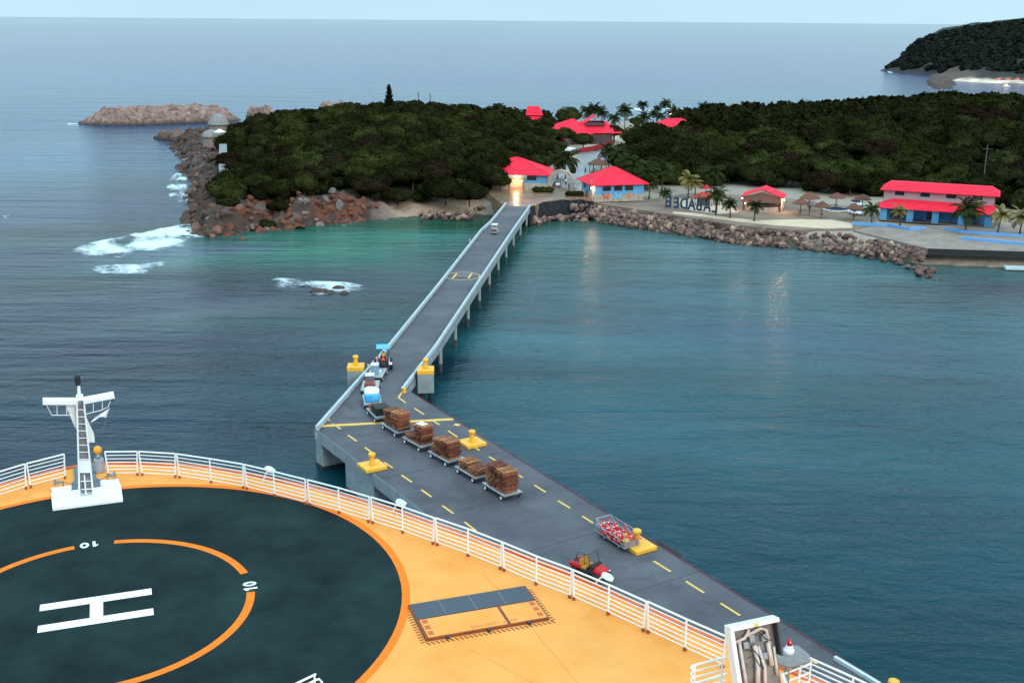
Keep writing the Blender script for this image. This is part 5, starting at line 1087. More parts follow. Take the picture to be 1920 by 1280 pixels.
# gate building left (G1)
g1 = thing('gate_building', 'light blue gate building with red roof and lit doorway facing the causeway end', 'building', (-9.2, 281.3, 3.3), R(-5.5))
walls(g1, 0, 17.6, 0, 10, 0, 1.6, STONE, 'stone_base', .4); walls(g1, .08, 17.5, .08, 9.9, 1.6, 4.2, LBLUE, 'wall'); hip('roof', g1, -.9, 18.5, -1.4, 10.9, 4.05, 7.6, 1.2, ROOF, rx=9.6)
window(g1, (13.8, .05, 3.15), 2.2, 1.15); window(g1, (6.4, .05, 3.15), 1.4, 1.15)
pm = mat('portal_stone', (.3, .14, .09), .8); dr = MB().box((10.1, -.25, 1.4), (3.0, .12, 2.7)).build('door', mat('door_cream', (.62, .5, .34), .6), g1)
for x in (8.4, 11.8): MB().box((x, -.3, 1.5), (.3, .4, 3.0)).build('portal_post', pm, g1)
MB().box((10.1, -.3, 3.05), (3.8, .4, .22)).build('portal_lintel', pm, g1); lamp(g1, (10.1, -.75, 3.55), 650, .24); 
MB().prism([(4.5, -2.6), (8.0, -3.0), (8.0, -2.5), (4.5, -2.1)], .5, 2.0).build('garden_wall', STONE, g1); MB().prism([(12.2, -2.6), (18.0, -2.0), (18.0, -1.5), (12.2, -2.1)], .5, 2.0).build('garden_wall', STONE, g1)
# arch
ar = thing('stone_arch', 'rubble stone arch spanning the path between the two gate buildings', 'arch', (8.9, 279.8, 3.2), math.atan2(-2.2, 6.0))
mb = MB(); Wd_ = 6.2; prof = []
for k in range(13): a = math.pi-math.pi*k/12; prof.append((Wd_/2+math.cos(a)*2.4, 3.1+math.sin(a)*1.5, Wd_/2+math.cos(a)*3.3, 3.1+math.sin(a)*2.4))
prof = [(.7, 0, -.2, 0)]+prof+[(Wd_-.7, 0, Wd_+.2, 0)]; V = []
for a, b, c, d in prof: V += [(a, -.5, b), (c, -.5, d), (c, .5, d), (a, .5, b)]
F = []
for i in range(len(prof)-1):
    for j in range(4): F.append((i*4+j, (i+1)*4+j, (i+1)*4+(j+1) % 4, i*4+(j+1) % 4))
mb.add(V, F+[(0, 1, 2, 3), tuple(len(V)-4+k for k in (3, 2, 1, 0))]); mb.build('arch_ring', STONE, ar)
# long two storey building
lb = thing('long_building', 'long two storey building with mauve upper wall, blue ground floor and two red roofs', 'building', (79.1, 240.4, 3.25), math.atan2(-8.7, 20.5))
LL = 22.4; walls(lb, .4, LL-.3, 2.6, 10, 0, 3.2, mat('blue_wall', (.045, .20, .45), .7, .12, .6), 'ground_wall'); walls(lb, 0, LL-.2, 2.9, 10.2, 3.6, 6.6, MAUVE, 'upper_wall')
for x in (.5, 5.9, 11.0, 16.2, 21.4): MB().box((x, .45, 1.5), (1.35, .8, 3.0)).build('pillar', LBLUE, lb, bevel=.03)
V = [(-.9, -.6, 2.85), (LL+.5, -.6, 2.85), (LL+.0, 3.0, 4.3), (2.2, 3.0, 4.5), (-.9, 3.0, 3.4)]; V += [(a, b, c-.12) for a, b, c in V]
MB().add(V, [(0, 1, 2, 3), (0, 3, 4), (8, 7, 6, 5), (9, 8, 5), (0, 5, 6, 1), (1, 6, 7, 2), (4, 9, 5, 0), (3, 8, 9, 4), (2, 7, 8, 3)]).build('lower_roof', ROOF, lb)
V = [(-.8, 2.0, 6.35), (LL+.7, 2.0, 6.35), (LL+.7, 11.0, 6.35), (-.8, 11.0, 6.35), (.9, 5.4, 7.75), (LL-1.0, 5.4, 7.75), (LL-1.0, 7.4, 7.75), (.9, 7.4, 7.75)]; V += [(a, b, c-.14) for a, b, c in V]
MB().add(V, [(0, 1, 5, 4), (1, 2, 6, 5), (2, 3, 7, 6), (3, 0, 4, 7), (4, 5, 6, 7), (9, 8, 12, 13), (8, 9, 1, 0)[::-1], (9, 10, 2, 1)[::-1], (10, 11, 3, 2)[::-1], (11, 8, 0, 3)[::-1], (11, 10, 9, 8)]).build('upper_roof', ROOF, lb)
for x in (3.2, 8.4, 13.6, 18.8): window(lb, (x, 2.86, 5.75), 1.8, .95)
for x, w_ in ((2.4, 1.2), (3.9, 1.0), (9.8, 1.2)): window(lb, (x, 2.55, 1.5), w_, 2.2)
for x in (7.3, 18.6): MB().box((x, 2.0, .5), (2.2, .6, .12)).build('bench', mat('bench_dark', (.04, .05, .07), .7), lb)
MB().box((LL/2, 3.2, .06), (LL+1, 6.5, .12)).build('porch_slab', PROM, lb)
# kiosk
ks = thing('bar_kiosk', 'round-walled beach bar with red gable roof and shingle canopy on the plaza', 'kiosk', (51.6, 252.6, 3.2), math.atan2(-2.8, 8.2))
KW, KD = 8.7, 7.0
V = [(-.3, 0, 3.2), (KW/2, 0, 5.0), (KW+.3, 0, 3.2), (-.3, KD, 3.2), (KW/2, KD, 5.0), (KW+.3, KD, 3.2)]; V += [(a, b, c-.16) for a, b, c in V]
MB().add(V, [(0, 1, 4, 3), (1, 2, 5, 4), (7, 6, 9, 10), (8, 7, 10, 11), (0, 6, 7, 1), (1, 7, 8, 2), (3, 4, 10, 9), (4, 5, 11, 10), (0, 3, 9, 6), (2, 8, 11, 5)]).build('roof', ROOF, ks)
MB().add([(.1, .35, 3.1), (KW-.1, .35, 3.1), (KW/2, .35, 4.75), (.1, .5, 3.1), (KW-.1, .5, 3.1), (KW/2, .5, 4.75)], [(0, 1, 2), (5, 4, 3), (0, 3, 4, 1), (1, 4, 5, 2), (2, 5, 3, 0)]).build('gable_wall', mat('cream_wall', (.55, .46, .38), .8), ks)
V = [(.3, .3, 3.1), (KW/2, .3, 4.3), (KW-.3, .3, 3.1), (KW+.1, -1.0, 2.2), (KW/2, -2.4, 2.4), (-.1, -1.0, 2.2)]; V += [(a, b, c-.12) for a, b, c in V]
MB().add(V, [(0, 5, 4, 1), (1, 4, 3, 2), (7, 10, 11, 6), (8, 9, 10, 7), (5, 11, 10, 4), (4, 10, 9, 3), (0, 6, 11, 5), (3, 9, 8, 2)]).build('shingle_canopy', THATCH, ks)
mb = MB(); md = MB()
for k in range(14):
    a0, a1 = math.pi+math.pi*k/14, math.pi+math.pi*(k+1)/14
    f = lambda a, r: (KW/2+r*math.cos(a), 2.6+r*math.sin(a)*.95, 0)
    p, q = Vector(f(a0, 4.3)), Vector(f(a1, 4.3)); mb.beam(p+Vector((0, 0, .55)), q+Vector((0, 0, .55)), .3, 1.1); p, q = Vector(f(a0, 3.7)), Vector(f(a1, 3.7)); md.beam(p+Vector((0, 0, 1.6)), q+Vector((0, 0, 1.6)), .15, 1.4)
mb.build('bar_wall', mat('pink_wall', (.42, .31, .27), .8, .1), ks); md.build('dark_interior', mat('interior_dark', (.05, .03, .03), .7, .3), ks)  # dark curved band stands in for the darkness inside the kiosk
for x, y in ((.3, .4), (KW-.3, .4), (.3, KD-.4), (KW-.3, KD-.4)): MB().box((x, y, 1.6), (.3, .3, 3.2)).build('post', mat('post_brown', (.12, .07, .05), .8), ks)
MB().box((KW-.1, KD/2+.4, 1.6), (.15, KD-1, 3.0)).build('side_wall', mat('cream_wall', (.55, .46, .38)), ks)
lamp(ks, (KW+.35, .9, 2.7), 560, .2); lamp(ks, (.9, -1.6, 1.9), 90, .13); lamp(ks, (-.3, 2.2, 2.4), 200, .12)
MB().tube((KW/2, KD, 5), (KW/2, KD, 6.6), .03).build('aerial', DARK, ks)
# letters
lp0, lp1 = px(1340, 400.5, 3.25), px(1254, 390, 3.25); dxl = (lp1-lp0).normalized(); LW = (lp1-lp0).length
sg = thing('letter_sign', 'row of big dark blue standing letters LABADEE seen from behind on the beach', 'sign', lp0, math.atan2(dxl.y, dxl.x))
NAVY = mat('letter_navy', (.015, .045, .10), .6, .1)
for i, ch in enumerate('LABADEE'):
    text_mb(ch, 3.4, .12, Matrix.Translation((LW*i/6, 0, 1.3)) @ Matrix.Rotation(R(90), 4, 'X') @ Matrix.Diagonal((.82, 1, 1, 1)), .07).build('letter', NAVY, sg)
# thatched umbrellas
um0 = None
UML = [('nearest the bar kiosk', 1500, 402), ('tallest, with a thin bare tree in front', 1517, 395), ('in front of the round blue pool', 1540, 408), ('behind the round blue pool', 1567, 390), ('beside the white car', 1600, 412), ('behind the red cart', 1616, 393)]
for i, (w_, a, b) in enumerate(UML):
    q = px(a, b, 3.25); lab = f'brown thatched beach umbrella {w_}'
    if um0 is None:
        um0 = thing('beach_umbrella', lab, 'umbrella', q, 0, 'thatched umbrellas round the pool')
        mb = MB(); mb.lathe([(1.9, 2.35), (1.85, 2.5), (1.0, 3.1), (.1, 3.55), (0, 3.6)], (0, 0, 0), 18)
        mb.v = [(x*(1+.05*math.sin(k*7.1)), y*(1+.05*math.sin(k*5.3)), z+.05*math.sin(k*3.7)) for k, (x, y, z) in enumerate(mb.v)]; mb.build('canopy', THATCH, um0)
        MB().tube((0, 0, 0), (0, 0, 2.6), .09).build('pole', TRUNK, um0); MB().lathe([(.5, .7), (.5, .78)], (0, 0, 0), 14).build('table', mat('table_brown', (.06, .03, .02), .7), um0)
    else: dup(um0, q, i*1.3, lab, (1.2,)*3 if i == 1 else None)
q = px(1567, 394, 3.25); pl = thing('round_pool', 'small round blue pool with a pale stone rim', 'pool', q)
ring(2.5, 3.3, .32, n=36).build('rim_top', mat('rim_stone', (.5, .4, .32), .8), pl); mb = MB(); mb.lathe([(3.3, 0), (3.3, .32)], (0, 0, 0), 36); mb.f = mb.f[:-2]; mb.build('rim_side', mat('rim_stone', (.5, .4, .32)), pl)
MB().lathe([(2.5, 0), (2.5, .25)], (0, 0, 0), 36).build('water_surface', mat('pool_water', (.01, .08, .19), .08, .1), pl); MB().box((.2, 0, .45), (.9, .5, .5)).build('fountain_stone', ROCKD, pl)
# cars
def car(name, label, q, rz, body, roof, sc=1, group=None, box=False):
    t = thing(name, label, 'car', q, rz, group); t.scale = (sc,)*3; m = body
    slab(MB(), [sec(-2.1, .8, .4, .85, .8), sec(-2.0, .86, .3, 1.0, .8), sec(.9, .86, .3, .98, .8), sec(1.9, .82, .3, .85, .8), sec(2.1, .75, .35, .7, .8)]).build('body', m, t, bevel=.05)
    slab(MB(), [sec(-1.95 if box else -1.4, .78, .95, 1.1, .7), sec(-1.8 if box else -1.0, .76, .95, 1.6, .8), sec(.1, .74, .95, 1.6, .8), sec(.9, .74, .9, 1.0, .8)]).build('cabin', GLASS, t, bevel=.04)
    MB().box((-.6, 0, 1.6), (1.9 if box else 1.4, 1.25, .05)).build('roof', roof, t, bevel=.02)
    for x in (-1.35, 1.35):
        for y in (-.8, .8): wheel(t, x, y, .33, .2, GREY)
    for y in (-.6, .6): MB().box((2.08, y, .65), (.08, .3, .14)).build('headlight', mat('lamp_glass', (.9, .9, .85)), t); MB().box((-2.1, y, .8), (.06, .22, .2)).build('tail_light', mat('tail_glass', (.5, .02, .02), .3), t)
    return t
CW = mat('car_white', (.75, .77, .8), .25, .03, coat=.5); CG_ = mat('car_grey', (.10, .11, .13), .3, .1, coat=.4)
car('parked_car', 'dark grey off-road car standing under the stone arch', px(1043, 353, 3.4), R(100), CG_, CG_, 1.0, None, True)
car('parked_car', 'small white car beside a thatched umbrella on the plaza', px(1604, 402, 3.3), R(-60), CW, CW, .8); t = car('parked_car', 'white car with a red roof behind the plaza umbrellas', px(1607, 386, 3.3), R(-75), CW, RED, .85, None, True)
# boat
q = px(1066, 282, 3.4); bo = thing('white_boat', 'white upturned boat lying by the path before the red fence', 'boat', q, R(-12))
slab(MB(), [[(x, -w_, 0), (x, w_, 0), (x, w_*.8, h_*.7), (x, 0, h_), (x, -w_*.8, h_*.7), (x, -w_*.9, .1)] for x, w_, h_ in ((-2.4, .6, .7), (-1, 1.0, 1.1), (1, .95, 1.1), (2.4, .25, .7))]).build('hull', CW, bo, bevel=.05); MB().beam((-2.3, 0, .9), (2.3, 0, .95), .1, .12).build('keel', CW, bo)
# people on shore
person('person', 'person in a white shirt walking through the stone arch', px(1061, 348, 3.4), R(170), STAND, dict(skin=SKIN, shirt=mat('white_cloth', (.75, .77, .8), .9), trousers=JEANS, hair=HAIR), 1.05)
person('person', 'person in dark clothes standing at the right pier of the arch', px(1067.5, 357, 3.5), R(20), STAND, dict(skin=SKIN, shirt=JEANS, trousers=JEANS, hair=HAIR), 1.05)
person('person', 'person in dark clothes standing on the path behind the gate', px(1097.5, 326, 3.4), R(60), STAND, dict(skin=SKIN, shirt=JEANS, trousers=JEANS, hair=HAIR), 1.05)
# hedges by the gate
def bush(name, label, q, r, seed, m=None, n=700, cat='bush', grp=None):
    b = leafball(r, seed, n); o = b.build(name, m or LEAF[1]); o.location = q; tag(o, label, cat, grp); return o
# steel truss tower and sign post
q = px(1110, 372, 3.9); tw = thing('lighting_truss', 'slim grey steel truss standing at the corner of the right gate building', 'truss', q, .3)
for sx in (-1, 1):
    for sy in (-1, 1): MB().tube((sx*.28, sy*.28, 0), (sx*.28, sy*.28, 4.2), .045, n=6).build('upright', STEEL, tw)
for k in range(7):
    s = 1 if k % 2 else -1; MB().tube((-.28*s, -.28, .6*k), (.28*s, -.28, .6*k+.6), .03, n=6).build('brace', STEEL, tw); MB().tube((-.28, .28*s, .6*k), (-.28, -.28*s, .6*k+.6), .03, n=6).build('brace', STEEL, tw)
# background buildings
b2 = thing('beach_pavilion', 'wide open pavilion with large red hipped roofs in front of the far beach', 'building', (10.2, 389, 3.2), R(4))
walls(b2, 2, 24, 2, 15, 0, 3.3, mat('dark_wall', (.08, .05, .05), .8, .2), 'wall'); hip('roof', b2, 0, 17, 0, 17, 3.6, 8.0, 1, ROOF, rx=11); hip('roof', b2, 9, 27.5, 1.5, 17.5, 3.8, 7.2, 8, ROOF)  # walls in one even dark brown
V = [(15, 6, 7.0), (22, 6, 7.0), (18.5, 6, 9.6), (15, 12, 7.0), (22, 12, 7.0), (18.5, 12, 9.6)]; MB().add([(15.0, 5, 6.9), (22.2, 5, 6.9), (18.6, 5, 9.4), (15.0, 12, 6.9), (22.2, 12, 6.9), (18.6, 12, 9.4)], [(0, 2, 5, 3), (2, 1, 4, 5)]).build('cupola_roof', ROOF, b2)
MB().prism([(15.3, 5.3), (21.8, 5.3), (21.8, 11.8), (15.3, 11.8)], 6.0, 6.95).build('cupola_wall', mat('dark_wall', (.08, .05, .05)), b2)
for k in range(8): MB().tube((1+k*3.3, .8, 0), (1+k*3.3, .8, 3.8), .13).build('post', mat('post_brown', (.12, .07, .05)), b2)
b1 = thing('beach_house', 'red roofed house behind the left wood with a steep upper gable', 'building', (3.5, 425, 4), R(0))
walls(b1, 1, 8, 1, 8, 0, 3.4, mat('dark_wall', (.08, .05, .05)), 'wall'); hip('roof', b1, 0, 9.5, -1, 9, 3.2, 6.6, 2, ROOF)
V = [(1.0, 2, 6.0), (7.5, 2, 6.0), (7.5, 7.5, 6.0), (1.0, 7.5, 6.0), (1.6, 4.8, 9.2), (6.0, 4.8, 9.2)]; MB().add(V, [(0, 1, 5, 4), (1, 2, 5), (2, 3, 4, 5), (3, 0, 4)]).build('upper_roof', ROOF, b1)
b3 = thing('far_shelter', 'low red hipped roof rising from the right wood near the far palms', 'building', (52.5, 424, 3.6), R(10)); walls(b3, 2, 16, 1.5, 9, 0, 2.2, mat('dark_wall', (.08, .05, .05)), 'wall'); hip('roof', b3, 0, 18.5, 0, 10.5, 2.4, 5.4, 5, ROOF)
b4 = thing('small_shelter', 'small dark red roof beside the left wood below the pavilion', 'building', px(1028, 262, 5.5)-Vector((2, 0, 3)), R(-8)); walls(b4, .5, 7, .5, 5, 0, 2.4, mat('dark_wall', (.08, .05, .05)), 'wall'); hip('roof', b4, 0, 7.6, 0, 5.6, 2.6, 4.2, 2, mat('dull_red_roof', (.40, .03, .06), .6))
q = px(1046, 277, 3.3); a5 = thing('timber_arch', 'grey brown timber arch at the foot of the left wood', 'arch', q, 0)
mb = MB(); mb.path([(-3.4, 0, 0), (-3.4, 0, 2.2), (-2.2, 0, 3.3), (0, 0, 3.9), (2.2, 0, 3.3), (3.4, 0, 2.2), (3.4, 0, 0)], .35, 8); mb.build('arch_ring', mat('timber', (.2, .15, .13), .9), a5)
q = px(1121, 321, 3.3); th = thing('thatched_hut', 'brown thatched roof showing behind the right gate building', 'hut', q, .1); MB().lathe([(3.1, 1.9), (2.6, 2.4), (.1, 3.7), (0, 3.75)], (0, 0, 0), 20).build('roof', THATCH, th)
for k in range(6): MB().tube((2.3*math.cos(k), 2.3*math.sin(k), 0), (2.3*math.cos(k), 2.3*math.sin(k), 2.1), .1).build('post', TRUNK, th)
# red fence
P = [px(a, b, 3.35) for a, b in ((1086, 288), (1110, 284), (1130, 279), (1150, 272))]; fn = thing('red_fence', 'long dark red fence beside the sandy path in front of the pavilion', 'fence', (0, 0, 0)); mb = MB()
for k in range(3): mb.beam(P[k]+Vector((0, 0, .9)), P[k+1]+Vector((0, 0, .9)), .08, 1.6)
mb.build('board_panel', mat('fence_red', (.30, .015, .02), .7, .2, 2), fn)
for k in range(10): q = P[min(k//3, 2)].lerp(P[min(k//3, 2)+1], (k % 3)/3); MB().box((q.x, q.y-.05, q.z+.9), (.14, .14, 1.9)).build('post', mat('fence_red', (.30, .015, .02)), fn)
# red sun shades and small stand near the letters
t = thing('sun_shade', 'pointed red sun shade above the brown stand behind the letters', 'sun shade', px(1323, 374, 3.25)); MB().lathe([(2.0, 2.7), (.8, 3.1), (.05, 3.6)], (0, 0, 0), 4).build('canopy', mat('shade_red', (.45, .01, .02), .7), t); MB().tube((0, 0, 0), (0, 0, 3.2), .06).build('pole', DARK, t)
t = thing('market_stand', 'small brown roofed stand with an orange sign behind the letters', 'stand', px(1319, 384, 3.25), -.2); hip('roof', t, -2.2, 2.2, -1.6, 1.6, 1.8, 2.8, 1.5, THATCH); MB().box((0, 0, .9), (3, 2, 1.5)).build('counter', mat('dark_wall', (.08, .05, .05)), t)
MB().prism([(-.9, 0), (.9, 0), (0, .9)], -.03, .03).build('sign_board', AR, t, loc=(0, -1.8, 2.2)).rotation_euler = (R(75), 0, 0)
for k, (x, y) in enumerate(((-1.9, -1.3), (1.9, -1.3))): MB().tube((x, y, 0), (x, y, 1.9), .07).build('post', TRUNK, t)
# utility pole behind the long building
q = px(1865, 380, 3.2); t = thing('utility_pole', 'thin grey pole with a cross arm standing in front of the right wood', 'pole', (q.x, q.y+8, 3)); MB().tube((0, 0, 0), (0, 0, 13), .13, .1).build('shaft', mat('pole_grey', (.1, .1, .1), .8), t); MB().beam((-1, 0, 12), (1, 0, 12), .12, .12).build('cross_arm', DARK, t)
# poles near the pine
for i, (x, y0, y1) in enumerate([(785, 187, 219), (807, 189, 220), (800, 205, 219), (811, 204, 220), (818, 205, 220), (822, 205, 220), (838, 205, 218)]):
    a = px(x, y1+3, 5); h_ = (y1-y0+3)*a.y*1.03/FPX+2.6; o = MB().tube((0, 0, -1), (0, 0, h_), .16 if i < 2 else .11, n=8).build('bare_pole', mat('pole_brown', (.06, .035, .03), .9)); o.location = a
    tag(o, ['tallest bare pole, nearer the pine tree', 'second tall bare pole, right of the tallest', 'short bare pole between the two tall ones', 'first of the short poles right of the tall pair', 'second of the short poles right of the tall pair', 'third of the short poles right of the tall pair', 'short bare pole farthest from the pine'][i], 'pole', 'bare poles by the far beach')
# hut on the cliff
q = px(410, 243, 7); hb_ = thing('domed_lookout', 'grey stone lookout hut with a dome on top of the left cliff', 'hut', (q.x, q.y, 6.0), 0); hb_.scale = (1.2, 1.2, 1.3)
DOM = mat('dome_grey', (.22, .21, .195), .85, .3, 1.2)
MB().lathe([(2.6, -2), (2.6, 2.0)], (0, 0, 0), 20).build('wall', mat('hut_wall', (.26, .2, .17), .9, .3, 1), hb_); MB().lathe([(3.1, 2.0), (3.0, 2.3), (2.5, 3.3), (1.6, 4.3), (.6, 4.9), (0, 5.0)], (0, 0, 0), 22).build('dome', DOM, hb_, smooth=True)
q = px(397, 262, 6); h2_ = thing('domed_lookout', 'smaller lower domed hut in front of the cliff top lookout', 'hut', (q.x, q.y, 5.0), 0); h2_.scale = (1.15,)*3
MB().lathe([(2.6, -3), (2.6, 1.6)], (0, 0, 0), 18).build('wall', mat('hut_wall', (.26, .2, .17)), h2_); MB().lathe([(3.0, 1.6), (2.8, 2.1), (1.9, 3.1), (.8, 3.6), (0, 3.7)], (0, 0, 0), 18).build('dome', DOM, h2_, smooth=True)
q = px(413, 262, 6.5); o = MB().lathe([(2.0, 2.3), (.2, 3.3), (0, 3.3)], (0, 0, 0), 4).build('white_awning', WHITE); o.location = (q.x, q.y, 6.6); tag(o, 'white pointed awning between the two domed huts', 'awning')
struct(MB().add([(*px(x, y, z)[:2], z-dz_) for dz_ in (0, 4) for (x, y, z) in ((410, 318, 7.0), (427, 318, 7.0), (425, 270, 8.2), (411, 270, 8.2))], [(0, 1, 2, 3), (7, 6, 5, 4), (0, 4, 5, 1), (1, 5, 6, 2), (2, 6, 7, 3), (3, 7, 4, 0)]).build('path', mat('stair_grey', (.20, .20, .215), .8, .15)), 'pale grey stepped path climbing to the domed huts')
# lit boat far away, far beach things
q = px(1887, 163, .3); t = thing('moored_boat', 'small boat with warm lights moored before the far beach', 'boat', (q.x, q.y, .2), .2); slab(MB(), [[(x, -w_, 0), (x, w_, 0), (x, w_*1.2, .9), (x, -w_*1.2, .9)] for x, w_ in ((-2.5, .8), (1.5, .9), (3, .1))]).build('hull', WHITE, t)
MB().box((-.3, 0, 1.4), (1.8, 1.3, 1.0)).build('cabin', mat('lit_cabin', (1, .6, .2), .5, 0, emit=(1, .5, .15), es=1.6), t)
q = px(1258, 222, 4.); t = thing('beach_lamp', 'glaring lamp by the beach at the edge of the right wood', 'lamp', (q.x, q.y, 2.2)); MB().tube((0, 0, 0), (0, 0, 3.2), .07).build('post', DARK, t); lamp(t, (0, -.2, 3.4), 500, .6, 'lamp_head')
for i in range(9):
    q = px(1872+i*9, 149.5+.3*(i % 3), 3.0); o = MB().lathe([(3.2, 2), (.3, 3.6), (0, 3.6)], (0, 0, 0), 8).build('beach_shelter', [mat('shade_orange', (.6, .14, .06), .7), THATCH][i % 2]); o.location = (q.x, q.y, .8)
    tag(o, ['orange shelter' if i % 2 == 0 else 'brown shelter'][0]+f' roof on the far beach, number {["one","two","three","four","five","six","seven","eight","nine"][i]} from the left', 'shelter', 'shelters on the far beach')
# ---------------------------------------------------------------- trees
def visible(x, y, z, m=30):
    c = CM.T @ (np.array([x, y, z-CAMH])); 
    if c[2] >= 0: return False
    a, b = 960-FPX*c[0]/c[2], 640+FPX*c[1]/c[2]; return -m < a < 1920+m
def poisson(poly, dmin_fn, n, seed):
    r = random.Random(seed); lo = poly.min(0); hi = poly.max(0); C = np.array([(r.uniform(lo[0], hi[0]), r.uniform(lo[1], hi[1])) for _ in range(n)])
    C = C[sdist(C, poly) > 0]; out = []
    for p in C:
        dm = dmin_fn(p)
        if all((p[0]-q[0])**2+(p[1]-q[1])**2 > dm*dm for q in out): out.append(tuple(p))
    return out
LMK = {'left': [(-45, 262, 'above the red shore rocks'), (-22, 268, 'above the small beach'), (-4, 285, 'beside the left gate building'), (8, 330, 'near the path'), (12, 380, 'near the pavilion'), (-5, 440, 'toward the red roofed house'), (-62, 262, 'at the nearest cliff'), (-82, 320, 'beside the stepped path'), (-95, 400, 'near the domed huts'), (-45, 420, 'by the tall pine'), (-40, 320, 'in its middle'), (-20, 470, 'near the bare poles'), (-60, 360, 'left of the pine')],
 'plaza': [(36, 300, 'behind the gate palms'), (50, 300, 'behind the letters'), (60, 295, 'behind the kiosk'), (72, 290, 'behind the umbrellas'), (90, 280, 'behind the long building'), (105, 268, 'right of the long building'), (125, 265, 'at the right edge'), (38, 350, 'beside the path'), (48, 410, 'beside the sandy track'), (70, 450, 'near the far shelter'), (100, 400, 'left of its top'), (140, 400, 'at its top'), (85, 340, 'middle left'), (120, 330, 'middle right'), (150, 300, 'far right')]}
cleared = [(px(625, 352, 6), 5), (Vector((54.5, 432, 0)), 0)]
rr = random.Random(11)
def wood(poly, dfn, n, seed, limit, texts, group, clear=()):
    P = poisson(poly, dfn, n, seed); P = [p for p in P if visible(p[0], p[1], 8) and all((Vector((p[0], p[1], 0))-Vector((c.x, c.y, 0))).length > r for c, r in clear)]
    P.sort(key=lambda p: p[1]); big = P[:limit]; rest = P[limit:]
    for i, (x, y) in enumerate(big):
        d = dfn((x, y)); r = d*rr.uniform(.62, .92); k = rr.randrange(5); u = rr.random(); m = LEAF[0] if u < .55 else LEAF[1] if u < .93 else LEAF[2]
        z = gh(x, y); edge_ = float(sdist([(x, y)], poly)[0]); h = (1.9 if edge_ < 6 else 3.2)+rr.uniform(-.3, 1.1)+(rr.uniform(0, 2.2) if y > 360 and rr.random() < .35 else 0)
        side = 'left' if poly is HILLL else 'plaza'; mi = LEAF.index(m)
        lm = min(LMK[side], key=lambda q_: (q_[0]-x)**2+((q_[1]-y)*.5)**2)[2]; row = ('front edge' if edge_ < 7 and y < 330 else 'lower slope' if y < 305 else 'middle slope' if y < 350 else 'upper slope' if y < 400 else 'skyline')
        lab = f"{'small' if r < d*.72 else 'large' if r > d*.84 else 'medium'} {['dark green', 'fresher green', 'brownish thin'][mi]} tree, {row} of the {'left headland' if side == 'left' else 'plaza'} wood, {lm}"
        tree((x, y, z), r, h, k, m, lab, group+[' (dark green)', ' (bright green)', ' (brownish)'][[0, 1, 2][LEAF.index(m)]], rz=rr.uniform(0, 6), sq=rr.uniform(.75, 1.2))
    return rest
WL = wood(HILLL, lambda p: 5.6+max(0, (p[1]-270))*.016, 5000, 3, 165, ['dark green round-crowned tree in the dense wood on the left headland', 'fresher green round-crowned tree in the dense wood on the left headland', 'brownish thin-leaved tree in the dense wood on the left headland'], 'trees of the left headland wood', [(px(625, 350, 6), 5.5), (px(420, 300, 6), 12), (px(416, 276, 7), 12), (px(412, 250, 7), 11)])
WR = wood(HILLR, lambda p: 6.4+max(0, (p[1]-280))*.022, 6000, 5, 125, ['dark green round-crowned tree in the dense wood behind the plaza', 'fresher green round-crowned tree in the dense wood behind the plaza', 'brownish thin-leaved tree in the dense wood behind the plaza'], 'trees of the wood behind the plaza', [(Vector((62, 416, 0)), 21)])
# the farther trees of both woods and the undergrowth read as one mass
def mass(name, pts, label, rfn, zfn, seed, m, n=200, leaf=.17, sub=3):
    var = [leafball(1, seed+i, n, [(0, 0, 0, .8), (.45, .2, -.1, .5), (-.4, .3, 0, .5), (0, -.5, -.1, .45)], leaf, .75) for i in range(sub)]
    V = []; F = []; k = 0; g = random.Random(seed)
    for (x, y) in pts:
        b = var[g.randrange(sub)]; a = np.array(b.v); r = rfn(x, y)*g.uniform(.85, 1.15); t = g.uniform(0, 6.28); c, s = math.cos(t), math.sin(t)
        a = np.c_[(a[:, 0]*c-a[:, 1]*s)*r+x, (a[:, 0]*s+a[:, 1]*c)*r+y, a[:, 2]*r*g.uniform(.8, 1.1)+zfn(x, y)]; V.append(a); F += [tuple(i+k for i in f) for f in b.f]; k += len(a)
    me = bpy.data.meshes.new(name); me.from_pydata(np.concatenate(V).tolist(), [], F); me.materials.append(m); o = bpy.data.objects.new(name, me); COL.objects.link(o); tag(o, label, None, None, 'stuff')
if WL: mass('woodland', WL, 'far mass of dark trees at the back of the left headland', lambda x, y: (5.6+(y-270)*.016)*.68, lambda x, y: gh(x, y)+3.8, 21, LEAF[0])
if WR: mass('woodland', WR, 'far mass of dark trees on the hill behind the plaza wood', lambda x, y: (6.4+(y-280)*.022)*.68, lambda x, y: gh(x, y)+4.2, 22, LEAF[0])
U1 = [p for p in poisson(HILLL, lambda p: 4.6, 2600, 31) if all((Vector((p[0], p[1], 0))-Vector((c.x, c.y, 0))).length > 4.5 for c in (px(625, 350, 6), px(420, 300, 6), px(419, 300, 6), px(416, 276, 7), px(412, 250, 7)))]; mass('undergrowth', U1, 'dark bushes filling the ground under the left headland trees', lambda x, y: 2.6, lambda x, y: gh(x, y)+1.2, 23, LEAF[0], 110, .2, 2)
U2 = [p for p in poisson(HILLR, lambda p: 5.5, 3500, 32) if visible(p[0], p[1], 8) and math.hypot(p[0]-62, p[1]-418) > 19]; mass('undergrowth', U2, 'dark bushes filling the ground under the trees behind the plaza', lambda x, y: 3.1, lambda x, y: gh(x, y)+1.5, 24, LEAF[0], 110, .2, 2)
